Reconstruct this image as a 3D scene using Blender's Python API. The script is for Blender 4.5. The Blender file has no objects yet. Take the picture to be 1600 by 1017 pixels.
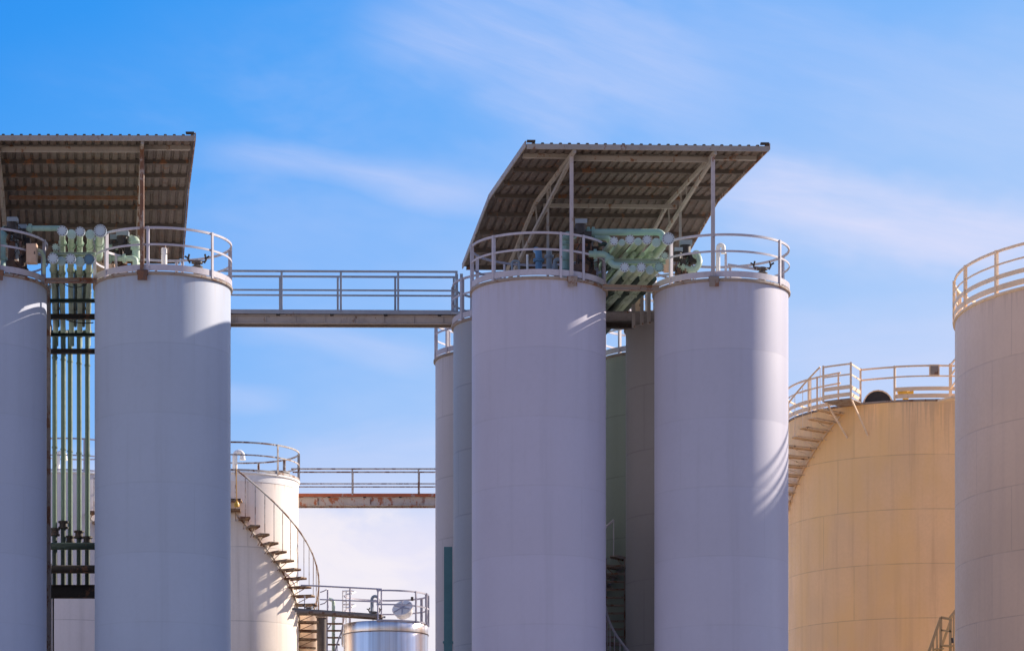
import bpy, math, random
from mathutils import Vector, Matrix
random.seed(7)
R = math.radians
sc = bpy.context.scene
col = sc.collection

# ------------------------------------------------------------ camera
F = 4500.0            # focal length in pixels of the 1600 px wide photograph
HY = 1480.0           # row of the horizon
CAMZ = 1.6
cd = bpy.data.cameras.new("camera"); cam = bpy.data.objects.new("camera", cd); col.objects.link(cam)
cam.location = (0, 0, CAMZ); cam.rotation_euler = (R(90), 0, 0)
cd.sensor_width = 36.0; cd.lens = F / 1600 * 36.0
cd.shift_y = (HY - 508.5) / 1600.0
cd.clip_start = 0.5; cd.clip_end = 6000
sc.camera = cam

def at(px, py, D):
    return Vector(((px - 800) / F * D, D, CAMZ + (HY - py) / F * D))
def Zp(py, D): return CAMZ + (HY - py) / F * D
def Xp(px, D): return (px - 800) / F * D

# ------------------------------------------------------------ node helpers
class NT:
    def __init__(s, tree): s.t = tree; s.n = tree.nodes; s.l = tree.links
    def new(s, typ, **kw):
        n = s.n.new(typ)
        for k, v in kw.items(): setattr(n, k, v)
        return n
    def put(s, sock, v):
        if hasattr(v, 'is_output') or isinstance(v, bpy.types.NodeSocket): s.l.new(v, sock)
        else: sock.default_value = v
    def m(s, op, a, b=None, c=None, clamp=False):
        n = s.new('ShaderNodeMath', operation=op); n.use_clamp = clamp
        s.put(n.inputs[0], a)
        if b is not None: s.put(n.inputs[1], b)
        if c is not None: s.put(n.inputs[2], c)
        return n.outputs[0]
    def mr(s, v, a, b, c=0.0, d=1.0, smooth=True):
        n = s.new('ShaderNodeMapRange'); n.interpolation_type = 'SMOOTHSTEP' if smooth else 'LINEAR'
        s.put(n.inputs[0], v); n.inputs[1].default_value = a; n.inputs[2].default_value = b
        n.inputs[3].default_value = c; n.inputs[4].default_value = d
        return n.outputs[0]
    def mix(s, f, a, b, blend='MIX'):
        n = s.new('ShaderNodeMix', data_type='RGBA', blend_type=blend)
        s.put(n.inputs[0], f)
        for i, v in ((6, a), (7, b)):
            if isinstance(v, (tuple, list)): n.inputs[i].default_value = (*v[:3], 1)
            else: s.l.new(v, n.inputs[i])
        return n.outputs[2]
    def noise(s, vec, scale, detail=3, rough=.55, dist=0.0):
        n = s.new('ShaderNodeTexNoise'); s.l.new(vec, n.inputs['Vector'])
        n.inputs['Scale'].default_value = scale; n.inputs['Detail'].default_value = detail
        n.inputs['Roughness'].default_value = rough; n.inputs['Distortion'].default_value = dist
        return n.outputs['Fac']
    def mapping(s, vec, loc=(0, 0, 0), scale=(1, 1, 1), rot=(0, 0, 0)):
        n = s.new('ShaderNodeMapping'); s.l.new(vec, n.inputs[0])
        n.inputs[1].default_value = loc; n.inputs[2].default_value = rot; n.inputs[3].default_value = scale
        return n.outputs[0]

# ------------------------------------------------------------ world and sun
SUN_EL = R(29.9)
SUN_AZ = R(112.4)                       # from -Y towards +X
sdir = Vector((math.sin(SUN_AZ) * math.cos(SUN_EL), -math.cos(SUN_AZ) * math.cos(SUN_EL), math.sin(SUN_EL)))
w = bpy.data.worlds.new("World"); sc.world = w; w.use_nodes = True
nt = NT(w.node_tree); nt.n.clear()
sky = nt.new('ShaderNodeTexSky'); sky.sky_type = 'NISHITA'; sky.sun_disc = False
sky.sun_elevation = SUN_EL; sky.sun_rotation = math.atan2(sdir.x, sdir.y)
sky.air_density = 1.0; sky.dust_density = 1.0; sky.ozone_density = 2.0; sky.altitude = 0
tc = nt.new('ShaderNodeTexCoord'); sep = nt.new('ShaderNodeSeparateXYZ'); nt.l.new(tc.outputs['Generated'], sep.inputs[0])
gx, gy, gz = sep.outputs
yy = nt.m('MAXIMUM', gy, 0.05)
U = nt.m('MULTIPLY_ADD', nt.m('DIVIDE', gx, yy), F / 1600, 0.5)          # 0..1 across the photograph's field
V = nt.m('MULTIPLY', nt.m('DIVIDE', gz, yy), F / 1600)                    # 0 horizon .. 0.925 top
cmb = nt.new('ShaderNodeCombineXYZ'); nt.l.new(U, cmb.inputs[0]); nt.l.new(V, cmb.inputs[1])
UV = cmb.outputs[0]
# tint of the clear air with height: pale and whitish low, saturated blue high
ramp = nt.new('ShaderNodeValToRGB'); cr = ramp.color_ramp
side = nt.m('MULTIPLY_ADD', U, -0.45, V)           # clearer blue away from the sun
nt.l.new(nt.mr(side, 0.0, 1.0, smooth=False), ramp.inputs[0])
SKYRAMP = [(0.0, (.60, .70, .96)), (.23, (.42, .61, .96)), (.37, (.32, .55, .955)), (.51, (.21, .475, .96)), (.71, (.10, .39, .94)), (.88, (.038, .315, .90)), (1.0, (.03, .28, .88))]
while len(cr.elements) < len(SKYRAMP): cr.elements.new(.5)
for e, (p, c) in zip(cr.elements, SKYRAMP): e.position = p; e.color = (*c, 1)
# far from the view the plain sky is kept; towards the photographed quarter the air colour is graded
EXPO = 1.64; WSTR = 0.05
SKYGAIN = 1 / WSTR / 2 ** EXPO
lowair = nt.mix(nt.mr(V, .50, .375, 0, .85), ramp.outputs[0], (.84, .80, .92))
gain = nt.new('ShaderNodeVectorMath', operation='SCALE'); nt.l.new(lowair, gain.inputs[0]); gain.inputs[3].default_value = SKYGAIN
nearview = nt.mr(gy, 0.2, 0.8)
base = nt.mix(nearview, nt.mix(1.0, sky.outputs[0], (.80, .91, 1.27), 'MULTIPLY'), gain.outputs[0])
# wispy cirrus
def streak(u0, v0, u1, v1, wd, sc_=6.0, power=1.0):
    a = math.atan2(v1 - v0, u1 - u0); L = math.hypot(u1 - u0, v1 - v0)
    dx = nt.m('SUBTRACT', U, u0); dy = nt.m('SUBTRACT', V, v0)
    s_ = nt.m('ADD', nt.m('MULTIPLY', dx, math.cos(a)), nt.m('MULTIPLY', dy, math.sin(a)))
    t_ = nt.m('ADD', nt.m('MULTIPLY', dx, -math.sin(a)), nt.m('MULTIPLY', dy, math.cos(a)))
    cb = nt.new('ShaderNodeCombineXYZ'); nt.l.new(s_, cb.inputs[0]); nt.l.new(t_, cb.inputs[1])
    wob = nt.noise(nt.mapping(cb.outputs[0], (u0 * 9, 0, 0), (5, 9, 1)), 1.0, 4)
    t2 = nt.m('ADD', t_, nt.m('MULTIPLY', nt.m('SUBTRACT', wob, .5), wd * 1.6))
    across = nt.mr(nt.m('ABSOLUTE', t2), 0.0, wd, 1, 0)
    mid = nt.m('ABSOLUTE', nt.m('SUBTRACT', nt.m('DIVIDE', s_, L), .5))
    along = nt.mr(mid, 0.25, 0.6, 1, 0)
    fib = nt.noise(nt.mapping(cb.outputs[0], (0, u1, 0), (sc_, sc_ * 7, 1)), 1.0, 5, .6, .4)
    f = nt.m('MULTIPLY', nt.m('MULTIPLY', across, along), nt.mr(fib, .2, .8, .55, 1))
    return nt.m('MULTIPLY', f, power)
def uv_(px, py): return px / 1600, (HY - py) / 1600
cl = None
for (a, b, wd, pw) in (
        ((300, 228), (800, 318), .028, .40), ((560, 268), (1000, 330), .05, .18),
        ((1060, 290), (1720, 400), .065, .80), ((1180, 330), (1600, 400), .025, .35),
        ((350, 500), (700, 570), .028, .35), ((200, 600), (460, 625), .02, .30),
        ((560, -40), (1150, 180), .15, .42), ((1050, 40), (1750, 230), .12, .22),
        ((300, 880), (820, 870), .062, .80), ((420, 730), (760, 690), .05, .35), ((-60, 780), (240, 770), .06, .5),
        ((1150, 560), (1700, 540), .08, .35)):
    u0, v0 = uv_(*a); u1, v1 = uv_(*b)
    f = streak(u0, v0, u1, v1, wd, power=pw)
    cl = f if cl is None else nt.m('SUBTRACT', 1.0, nt.m('MULTIPLY', nt.m('SUBTRACT', 1.0, cl), nt.m('SUBTRACT', 1.0, f)))
soft = nt.mr(nt.noise(nt.mapping(UV, (0, 0, 0), (2.2, 5, 1), (0, 0, R(-12))), 1.0, 5, .6, .5), .42, .85, 0, .22)
cl = nt.m('MULTIPLY', nt.m('MULTIPLY', nt.m('MAXIMUM', cl, soft), nt.mr(side, .92, .68)), nearview)
cloudcol = (.76 * SKYGAIN, .76 * SKYGAIN, .97 * SKYGAIN)
final = nt.mix(cl, base, cloudcol)
# low cumulus bank near the horizon
puff = nt.noise(nt.mapping(UV, (3.1, .4, 0), (5, 9, 1)), 1.6, 6, .58, .3)
bank = nt.m('MULTIPLY', nt.mr(nt.m('ADD', V, nt.m('MULTIPLY', nt.m('SUBTRACT', puff, .5), -.16)), .445, .385), nt.mr(puff, .36, .60, .35, 1))
final = nt.mix(nt.m('MULTIPLY', nt.m('MULTIPLY', bank, .85), nearview), final, (.93 * SKYGAIN, .88 * SKYGAIN, .93 * SKYGAIN))
bg = nt.new('ShaderNodeBackground'); bg.inputs[1].default_value = WSTR
nt.l.new(final, bg.inputs[0])
wo = nt.new('ShaderNodeOutputWorld'); nt.l.new(bg.outputs[0], wo.inputs[0])

sl = bpy.data.lights.new("sun", 'SUN'); sl.energy = 5.0; sl.angle = R(0.53); sl.color = (1.0, .86, .72)
so = bpy.data.objects.new("sun", sl); col.objects.link(so)
so.rotation_euler = (-sdir).to_track_quat('-Z', 'Y').to_euler(); so.location = (30, 90, 60)
sc.view_settings.view_transform = 'Standard'; sc.view_settings.look = 'None'
sc.view_settings.exposure = EXPO; sc.view_settings.gamma = 1.0; sc.view_settings.use_curve_mapping = False

# ------------------------------------------------------------ materials
MATS = {}
def paint(name, base, rough=.5, var=.10, streak_col=None, streak=0.0, seams=None, rust=0.0, metal=0.0,
          bump=.15, top=None, grime=0.0, patch=None, spec=.35, patchy_scale=.35, seam_col=None, wave=0.0, rv=1.0, rcol=(.13, .062, .035)):
    m = bpy.data.materials.new(name); m.use_nodes = True; MATS[name] = m
    n = NT(m.node_tree); bs = m.node_tree.nodes['Principled BSDF']
    t = n.new('ShaderNodeTexCoord'); O = t.outputs['Object']
    big = n.noise(O, patchy_scale, 3); fine = n.noise(O, 9.0, 4, .6)
    dark = tuple(c * (1 - var) for c in base); lite = tuple(min(1, c * (1 + var * .6)) for c in base)
    c = n.mix(n.mr(big, .3, .7), dark, lite)
    c = n.mix(n.mr(fine, .35, .7, 0, .35), c, tuple(x * (1 - var * 1.4) for x in base))
    s = n.new('ShaderNodeSeparateXYZ'); n.l.new(O, s.inputs[0]); x, y, z = s.outputs
    hgt = fine
    if streak_col:
        st = n.noise(n.mapping(O, (3.1, 1.7, 0), (1.6, 1.6, .06)), 1.9, 5, .62)
        st2 = n.noise(n.mapping(O, (9.1, 4.7, 0), (7, 7, .18)), 1.3, 3, .6)
        f = n.m('MULTIPLY', n.mr(st, .47, .72), n.mr(st2, .25, .7, .35, 1))
        c = n.mix(n.m('MULTIPLY', f, streak), c, streak_col)
    if top:                                  # drips that start under the rim
        z0, ln, amt, tcol = top
        dz = n.m('SUBTRACT', z0, z)
        dn = n.noise(n.mapping(O, (1, 7, 0), (4.5, 4.5, .10)), 1.7, 4, .65)
        reach = n.m('MULTIPLY', n.mr(dn, .42, .75), ln)
        f = n.m('MULTIPLY', n.mr(n.m('DIVIDE', dz, n.m('MAXIMUM', reach, .02)), 0.0, 1.0, 1, 0), amt)
        c = n.mix(f, c, tcol)
    if patch:                                # large worn areas in another tone
        pc, lo, hi, amt = patch
        c = n.mix(n.mr(n.noise(n.mapping(O, (5, 2, 3), (1, 1, .35)), .55, 4), lo, hi, 0, amt), c, pc)
    if grime:
        c = n.mix(n.mr(n.noise(O, 2.3, 6, .7), .5, .75, 0, grime), c, tuple(v * .45 for v in base))
    if rust:
        r1 = n.noise(n.mapping(O, (0, 0, 0), (1, 1, .6)), 3.4, 7, .72); r2 = n.noise(O, 25, 3)
        thr = .70 - rust * .35
        f = n.mr(n.m('ADD', r1, n.m('MULTIPLY', n.m('SUBTRACT', r2, .5), .12)), thr, thr + .07)
        c = n.mix(f, c, n.mix(r2, rcol, tuple(v * 1.9 for v in rcol)))
    if seams:
        ztop, h, th0, R_, amt = seams
        q = n.m('DIVIDE', n.m('SUBTRACT', ztop, z), h)
        fr = n.m('FRACT', q); idx = n.m('FLOOR', q)
        d = n.m('MULTIPLY', n.m('MINIMUM', fr, n.m('SUBTRACT', 1.0, fr)), h)
        line = n.mr(d, .006, .024, 1, 0)
        ang = n.m('ARCTAN2', x, n.m('MULTIPLY', y, -1.0))
        off = n.m('MULTIPLY', n.m('MODULO', idx, 3.0), R(52))
        per = math.pi if R_ < 3 else math.pi / 3
        g = n.m('FRACT', n.m('ADD', n.m('DIVIDE', n.m('SUBTRACT', n.m('SUBTRACT', ang, th0), off), per), 20.5))
        dv = n.m('MULTIPLY', n.m('ABSOLUTE', n.m('SUBTRACT', g, .5)), per * R_)
        vline = n.mr(dv, .005, .018, 1, 0)
        irr = n.mr(n.noise(O, 1.3, 4), .3, .6, .35, 1)
        ln_ = n.m('MULTIPLY', n.m('MULTIPLY', n.m('MAXIMUM', line, vline), amt), irr)
        wn = n.new('ShaderNodeTexWhiteNoise', noise_dimensions='2D'); cw = n.new('ShaderNodeCombineXYZ')
        n.l.new(idx, cw.inputs[0]); n.l.new(n.m('FLOOR', n.m('ADD', n.m('DIVIDE', n.m('SUBTRACT', n.m('SUBTRACT', ang, th0), off), per), 21.0)), cw.inputs[1])
        n.l.new(cw.outputs[0], wn.inputs['Vector'])
        c = n.mix(n.m('MULTIPLY', wn.outputs['Value'], .09), c, tuple(v * .45 for v in base))
        c = n.mix(ln_, c, seam_col or tuple(v * .35 for v in base))
        hgt = n.m('SUBTRACT', n.m('MULTIPLY', fine, .3), n.m('MULTIPLY', n.m('MAXIMUM', line, vline), 1.0))
    if wave:                                  # plate unevenness
        wv = n.noise(n.mapping(O, (0, 0, 0), (1, 1, .5)), .9, 2)
        hgt = n.m('ADD', n.m('MULTIPLY', wv, wave), n.m('MULTIPLY', hgt, .2))
    n.l.new(c, bs.inputs['Base Color'])
    n.l.new(n.mr(fine, .3, .7, max(.05, rough - .08 * rv), min(1, rough + .1 * rv)), bs.inputs['Roughness'])
    bs.inputs['Metallic'].default_value = metal
    bs.inputs['Diffuse Roughness'].default_value = .8
    bs.inputs['Specular IOR Level'].default_value = spec
    b = n.new('ShaderNodeBump'); b.inputs['Strength'].default_value = bump; b.inputs['Distance'].default_value = .02
    n.l.new(hgt, b.inputs['Height']); n.l.new(b.outputs[0], bs.inputs['Normal'])
    return m

SILO_Z = 18.40
WH = (.66, .645, .66)
M_rail = paint('rail_paint', (.46, .44, .50), .5, .15, rust=.22, grime=.3)
M_railr = paint('rusty_rail_paint', (.46, .43, .40), .6, .15, rust=.62, grime=.35)
M_railc = paint('cream_rail_paint', (.80, .60, .40), .5, .12, rust=.2, grime=.3)
M_rim = paint('rim_weathered', (.30, .25, .22), .7, .2, rust=.5, grime=.4)
M_plate = paint('roof_plate_paint', (.5, .49, .47), .6, .15, rust=.3, grime=.4)
M_sheet = paint('roof_sheet_underside', (.135, .112, .105), .6, .2, streak_col=(.10, .055, .035), streak=.8, rust=.32, grime=.4)
M_purl = paint('purlin_paint', (.10, .085, .08), .7, .2, rust=.42, grime=.4)
M_truss = paint('truss_paint', (.32, .30, .29), .6, .15, rust=.38, grime=.35)
M_post = paint('roof_post_paint', (.46, .43, .46), .6, .15, rust=.40, grime=.35)
M_postr = paint('roof_post_rusted', (.40, .33, .29), .65, .2, rust=.75, grime=.3)
M_deck = paint('deck_underside', (.30, .24, .20), .7, .2, rust=.5, grime=.4)
M_beamg = paint('bridge_beam', (.48, .41, .36), .6, .15, rust=.28, grime=.4)
M_rustbeam = paint('rust_beam', (.28, .22, .20), .7, .2, rust=.6, rcol=(.12, .05, .03), grime=.2)
M_green = paint('green_pipe', (.34, .44, .35), .45, .15, rust=.12, grime=.4)
M_greenp = paint('pale_green_pipe', (.42, .54, .44), .45, .15, rust=.12, grime=.3)
M_aqua = paint('aqua_pipe', (.27, .42, .38), .4, .12, rust=.12, grime=.25)
M_flange = paint('flange_blue_green', (.36, .50, .50), .4, .12, rust=.10, grime=.25)
M_flangew = paint('flange_white', (.46, .54, .60), .4, .12, rust=.18, grime=.2)
M_flanged = paint('flange_dark_blue', (.10, .20, .29), .45, .2, grime=.4)
M_bolt = paint('bolt_steel', (.13, .11, .10), .6, .2, rust=.4)
M_dgreen = paint('dark_green_pipe', (.035, .06, .05), .5, .2, rust=.1, grime=.3)
M_riser = paint('riser_green', (.15, .22, .165), .4, .15, rust=.08, grime=.3)
M_rustgird = paint('rust_spotted_girder', (.50, .44, .40), .7, .2, rust=.5, rcol=(.24, .085, .04), grime=.3)
M_rustedge = paint('rust_streaked_edge', (.46, .38, .35), .7, .2, rust=.95, rcol=(.26, .07, .03), grime=.2)
M_stair = paint('olive_cream_stair', (.46, .34, .19), .6, .15, rust=.2, grime=.3)
M_dark = paint('dark_iron', (.05, .04, .035), .6, .3, rust=.35)
M_rusty = paint('rusty_iron', (.17, .10, .075), .75, .3, rust=.6, grime=.3)
M_tan = paint('tan_panel', (.55, .40, .30), .6, .12, rust=.15, grime=.3)
M_white = paint('white_fitting', (.80, .78, .75), .45, .1, rust=.12, grime=.25)
M_blue = paint('blue_pipe', (.14, .28, .44), .45, .12, grime=.25)
M_blueg = paint('grey_blue_fitting', (.28, .33, .38), .5, .15, rust=.15, grime=.3)
M_teal = paint('teal_duct', (.11, .27, .31), .5, .12, grime=.2)
M_yel = paint('yellow_paint', (.62, .36, .04), .5, .15, rust=.2, grime=.3)
M_tread = paint('tread_rust', (.34, .25, .17), .75, .2, rust=.6, grime=.35)
M_treadc = paint('cream_tread', (.74, .54, .34), .6, .15, rust=.35, grime=.35)
M_rope = paint('black_cable', (.02, .02, .02), .6, .1)
M_orange = paint('orange_rope', (.55, .28, .05), .7, .1)
M_grate = paint('grating_grey', (.20, .19, .19), .6, .2, rust=.3)
M_chrome = None

# ------------------------------------------------------------ mesh builder
WL = {}
def tag(o, label=None, cat=None, group=None, kind=None):
    if label: o['label'] = label
    if cat: o['category'] = cat
    if group: o['group'] = group
    if kind or label: o['kind'] = kind or 'thing'
    return o
def thing(name, loc, label, cat, group=None):
    o = bpy.data.objects.new(name, None); col.objects.link(o); o.location = loc; o.empty_display_size = .3
    WL[o] = Vector(loc)
    return tag(o, label, cat, group)

class MB:
    def __init__(s): s.v = []; s.f = []; s.sm = []
    def add(s, vs, fs, smooth=False):
        b = len(s.v); s.v += [Vector(v) for v in vs]
        for f in fs: s.f.append([i + b for i in f]); s.sm.append(smooth)
        return s
    def box(s, c, size, rot=None):
        x, y, z = [d / 2 for d in size]; c = Vector(c)
        vs = [Vector((i * x, j * y, k * z)) for k in (-1, 1) for j in (-1, 1) for i in (-1, 1)]
        if rot is not None: vs = [rot @ v for v in vs]
        return s.add([c + v for v in vs], [(0, 2, 3, 1), (4, 5, 7, 6), (0, 1, 5, 4), (2, 6, 7, 3), (0, 4, 6, 2), (1, 3, 7, 5)])
    def bar(s, p0, p1, wd, hg, up=(0, 0, 1)):
        p0, p1 = Vector(p0), Vector(p1); d = (p1 - p0); L = d.length; d.normalize()
        up = Vector(up)
        if abs(d.dot(up)) > .98: up = Vector((0, 1, 0))
        sd = d.cross(up).normalized(); u = sd.cross(d)
        rot = Matrix((sd, d, u)).transposed()
        return s.box((p0 + p1) / 2, (wd, L, hg), rot)
    def path(s, pts, r, seg=10, cap=True, closed=False):
        pts = [Vector(p) for p in pts]; n = len(pts); rings = []
        for i, p in enumerate(pts):
            if closed: d = pts[(i + 1) % n] - pts[i - 1]
            else: d = (pts[min(i + 1, n - 1)] - pts[max(i - 1, 0)])
            d.normalize()
            if i == 0:
                a = Vector((0, 0, 1)) if abs(d.z) < .9 else Vector((0, 1, 0))
            a = (a - d * a.dot(d)); a = a.normalized() if a.length > 1e-4 else d.orthogonal().normalized()
            b = d.cross(a)
            rr = r[i] if isinstance(r, (list, tuple)) else r
            rings.append([p + (a * math.cos(t) + b * math.sin(t)) * rr for t in [2 * math.pi * k / seg for k in range(seg)]])
        vs = [v for g in rings for v in g]; fs = []
        for i in range(n if closed else n - 1):
            j = (i + 1) % n
            for k in range(seg):
                k2 = (k + 1) % seg
                fs.append((i * seg + k, i * seg + k2, j * seg + k2, j * seg + k))
        s.add(vs, fs, True)
        if cap and not closed:
            b = len(s.v) - len(vs)
            s.f.append([b + k for k in reversed(range(seg))]); s.sm.append(False)
            s.f.append([b + (n - 1) * seg + k for k in range(seg)]); s.sm.append(False)
        return s
    def tube(s, p0, p1, r, seg=12, r1=None):
        return s.path([p0, p1], [r, r1 if r1 is not None else r], seg)
    def lathe(s, c, prof, seg=48, a0=0.0, a1=2 * math.pi, smooth=True):
        """prof: list of (r,z); axis Z through c"""
        c = Vector(c); full = abs(a1 - a0 - 2 * math.pi) < 1e-6
        na = seg if full else seg + 1
        vs = []
        for (r, z) in prof:
            for k in range(na):
                t = a0 + (a1 - a0) * k / seg
                vs.append(c + Vector((r * math.sin(t), -r * math.cos(t), z)))
        fs = []
        for i in range(len(prof) - 1):
            for k in range(seg):
                k2 = (k + 1) % na
                fs.append((i * na + k, i * na + k2, (i + 1) * na + k2, (i + 1) * na + k))
        return s.add(vs, fs, smooth)
    def arc(s, c, r0, r1, z0, z1, a0=0.0, a1=2 * math.pi, seg=72):
        """flat bar bent to an arc; angles from -Y towards +X"""
        full = abs(a1 - a0 - 2 * math.pi) < 1e-6
        c = Vector(c); na = seg if full else seg + 1; vs = []
        for (r, z) in ((r0, z0), (r1, z0), (r1, z1), (r0, z1)):
            for k in range(na):
                t = a0 + (a1 - a0) * k / seg
                vs.append(c + Vector((r * math.sin(t), -r * math.cos(t), z)))
        for i in range(4):
            j = (i + 1) % 4; fs = []
            for k in range(seg):
                k2 = (k + 1) % na
                fs.append((i * na + k, i * na + k2, j * na + k2, j * na + k))
            if i == 0: b = len(s.v); s.add(vs, fs, True); s.sm[-len(fs):] = [True] * len(fs)
            else:
                for f in fs: s.f.append([q + b for q in f]); s.sm.append(True)
        s.sharp = True
        if not full:
            s.f.append([b + i * na for i in (3, 2, 1, 0)]); s.sm.append(False)
            s.f.append([b + i * na + seg for i in (0, 1, 2, 3)]); s.sm.append(False)
        return s
    def build(s, name, mat, parent=None, origin=None, auto=35):
        if parent is not None: off = WL[parent]
        elif origin is not None: off = Vector(origin)
        else:
            xs = [v.x for v in s.v]; ys = [v.y for v in s.v]; zs = [v.z for v in s.v]
            off = Vector(((min(xs) + max(xs)) / 2, (min(ys) + max(ys)) / 2, min(zs)))
        me = bpy.data.meshes.new(name)
        me.from_pydata([v - off for v in s.v], [], s.f)
        me.polygons.foreach_set('use_smooth', s.sm)
        me.update()
        me.materials.append(mat)
        if auto and any(s.sm):
            try: me.set_sharp_from_angle(angle=R(auto))
            except Exception: pass
        o = bpy.data.objects.new(name, me); col.objects.link(o)
        if parent is not None: o.parent = parent
        else: o.location = off
        WL[o] = off
        return o

# ------------------------------------------------------------ ground
M_ground = paint('yard_concrete', (.26, .22, .18), .85, .2, grime=.4, patchy_scale=.05)
g = MB().add([(-2500, -2500, 0), (2500, -2500, 0), (2500, 2500, 0), (-2500, 2500, 0)], [(0, 1, 2, 3)])
tag(g.build('ground', M_ground, origin=(0, 0, 0)), 'pale concrete yard around the tanks', 'ground', kind='structure')

# ------------------------------------------------------------ tanks and silos
def th_of(px, c, r, back=False):
    """angle in degrees on a ring where it is seen in column px"""
    best = None
    for k in range(-1800, 1801):
        t = R(k / 10); x = c[0] + r * math.sin(t); y = c[1] - r * math.cos(t)
        s_ = (x / y); near = math.cos(t) + math.sin(t) * -s_ > 0
        if near == back: continue
        e = abs(800 + F * s_ - px)
        if best is None or e < best[0]: best = (e, k / 10)
    return best[1]
def guard_rail(root, c, r, zt, posts, mats, top=1.12, mid=.70, toe=(.03, .18), a0=0, a1=2 * math.pi, bar=.055, extra=None, pw=.06):
    C = Vector((c[0], c[1], 0)); tr = MB()
    tr.arc(C, r - bar * .6, r + .006, zt + top - bar, zt + top, a0, a1)
    gr = tr.build('guard_rail', mats, root)
    MB().arc(C, r - .012, r + .006, zt + mid - .05, zt + mid, a0, a1).build('mid_rail', mats, gr)
    MB().arc(C, r - .012, r + .006, zt + toe[0], zt + toe[1], a0, a1).build('toe_board', mats, gr)
    if extra: MB().arc(C, r - .012, r + .006, zt + extra[0], zt + extra[1], a0, a1).build('knee_rail', mats, gr)
    for p in posts:
        if isinstance(p, str): p = th_of(float(p[1:]), c, r, p[0] == 'b')
        t = R(p); rot = Matrix.Rotation(t, 3, 'Z'); cc = C + Vector(((r + .022) * math.sin(t), -(r + .022) * math.cos(t), 0))
        b = MB().box(cc + Vector((0, 0, zt + (top - .01) / 2 - .01)), (pw, .03, top + .03), rot)
        b.box(cc + rot @ Vector((pw / 2 - .006, .045, 0)) + Vector((0, 0, zt + (top - .03) / 2)), (.012, .06, top - .03), rot)
        b.build('post', mats, gr)
    return gr

def silo(name, X, Y, rad, zt, label, cat, group, wall_mat, rail=None, rails_mat=None, rim_mat=None, posts=(), h=1.737, lip=.055, railkw=None, cone=.04, seg=96):
    root = thing(name, (X, Y, 0), label, cat, group)
    C = Vector((X, Y, 0))
    prof = [(rad, 0)]
    z = zt - h; zs = []
    while z > .3: zs.append(z); z -= h
    for z in reversed(zs): prof += [(rad, z - .03), (rad - .0012, z), (rad, z + .03)]
    prof.append((rad, zt))
    MB().lathe(C, prof, seg).build('shell', wall_mat, root, auto=60)
    MB().lathe(C, [(rad + .004, zt - .06), (rad + lip, zt - .045), (rad + lip, zt + .012), (rad - .03, zt + .012)], seg, smooth=True).build('rim', rim_mat or M_rim, root)
    MB().lathe(C, [(rad - .03, zt + .008), (.25, zt + .008 + cone * rad), (0.001, zt + .012 + cone * rad)], seg).build('roof_plate', M_plate, root)
    if posts: guard_rail(root, (X, Y), rad + .03, zt + .012, posts, rails_mat or M_rail, **(railkw or {}))
    return root

def silo_mat(name, th, col_=WH, zt=SILO_Z, rad=1.72, h=1.737, amt=.11, **kw):
    a = dict(rough=.5, var=.035, streak_col=tuple(c * .78 for c in col_), streak=.32, grime=.05, top=(zt - .05, 1.5, .22, (.36, .31, .30)), seams=(zt, h, R(th), rad, amt), bump=.012, spec=.35, rv=.15)
    a.update(kw); return paint(name, col_, **a)

CX, CY = Xp(842, 73.9), 73.9
DX, DY = Xp(1127, 74.1), 74.1
BX, BY = Xp(254.5, 73.4), 73.4
AX, AY = Xp(-34, 73.3), 73.3
GRP = 'white silos in four-abreast rows under the shed roofs'
SR = 1.72
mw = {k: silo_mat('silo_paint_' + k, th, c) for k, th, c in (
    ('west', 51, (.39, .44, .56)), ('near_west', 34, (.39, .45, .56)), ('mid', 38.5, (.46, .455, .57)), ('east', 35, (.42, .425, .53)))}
silo('silo', AX, AY, SR, SILO_Z, 'white silo cut off by the left edge of the photo, with a diagonal sun strip', 'silo', GRP, mw['west'],
     posts=('f69', 20, -30, 120, 165, 210, 260))
silo('silo', BX, BY, SR, SILO_Z, 'white front silo left of the long upper footbridge, sunlit at its upper right', 'silo', GRP, mw['near_west'],
     posts=('f166', 'f231', 'f331', 'b360', 'b285', 'b276', 'b232', 230, 270))
silo('silo', CX, CY, SR, SILO_Z, 'white front silo right of the upper footbridge, small slanted sun patch near its top', 'silo', GRP, mw['mid'],
     posts=('f737', 'f771', 'f876', 'f911', 'f944', 120, 165, 210, 245))
silo('silo', DX, DY, SR, SILO_Z, 'white front silo beside the cream tank, brightly sunlit down its right side', 'silo', GRP, mw['east'],
     posts=('f1048', 'f1218', 'b1223', 'b1141', 'b1134', 215, 260))
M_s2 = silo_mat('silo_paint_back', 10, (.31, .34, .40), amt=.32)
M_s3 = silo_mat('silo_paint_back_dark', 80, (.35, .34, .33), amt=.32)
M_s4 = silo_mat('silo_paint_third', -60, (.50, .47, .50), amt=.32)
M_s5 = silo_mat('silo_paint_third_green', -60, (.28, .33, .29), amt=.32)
EX, EY = Xp(807.5, 78.1), 78.1
FX, FY = Xp(774, 82.6), 82.6
GX, GY = DX - .57, 78.3
HX, HY_ = DX - 1.17, 82.8
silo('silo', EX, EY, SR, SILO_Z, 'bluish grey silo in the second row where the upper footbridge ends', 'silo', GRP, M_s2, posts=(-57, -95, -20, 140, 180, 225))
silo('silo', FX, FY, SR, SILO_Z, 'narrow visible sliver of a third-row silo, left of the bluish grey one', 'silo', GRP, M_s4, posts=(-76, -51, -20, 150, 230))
silo('silo', GX, GY, SR, SILO_Z, 'dark shaded second-row silo seen in the gap left of the sunlit front silo', 'silo', GRP, M_s3, posts=(-75, -35, 0, 60, 120, 180, 240))
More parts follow.
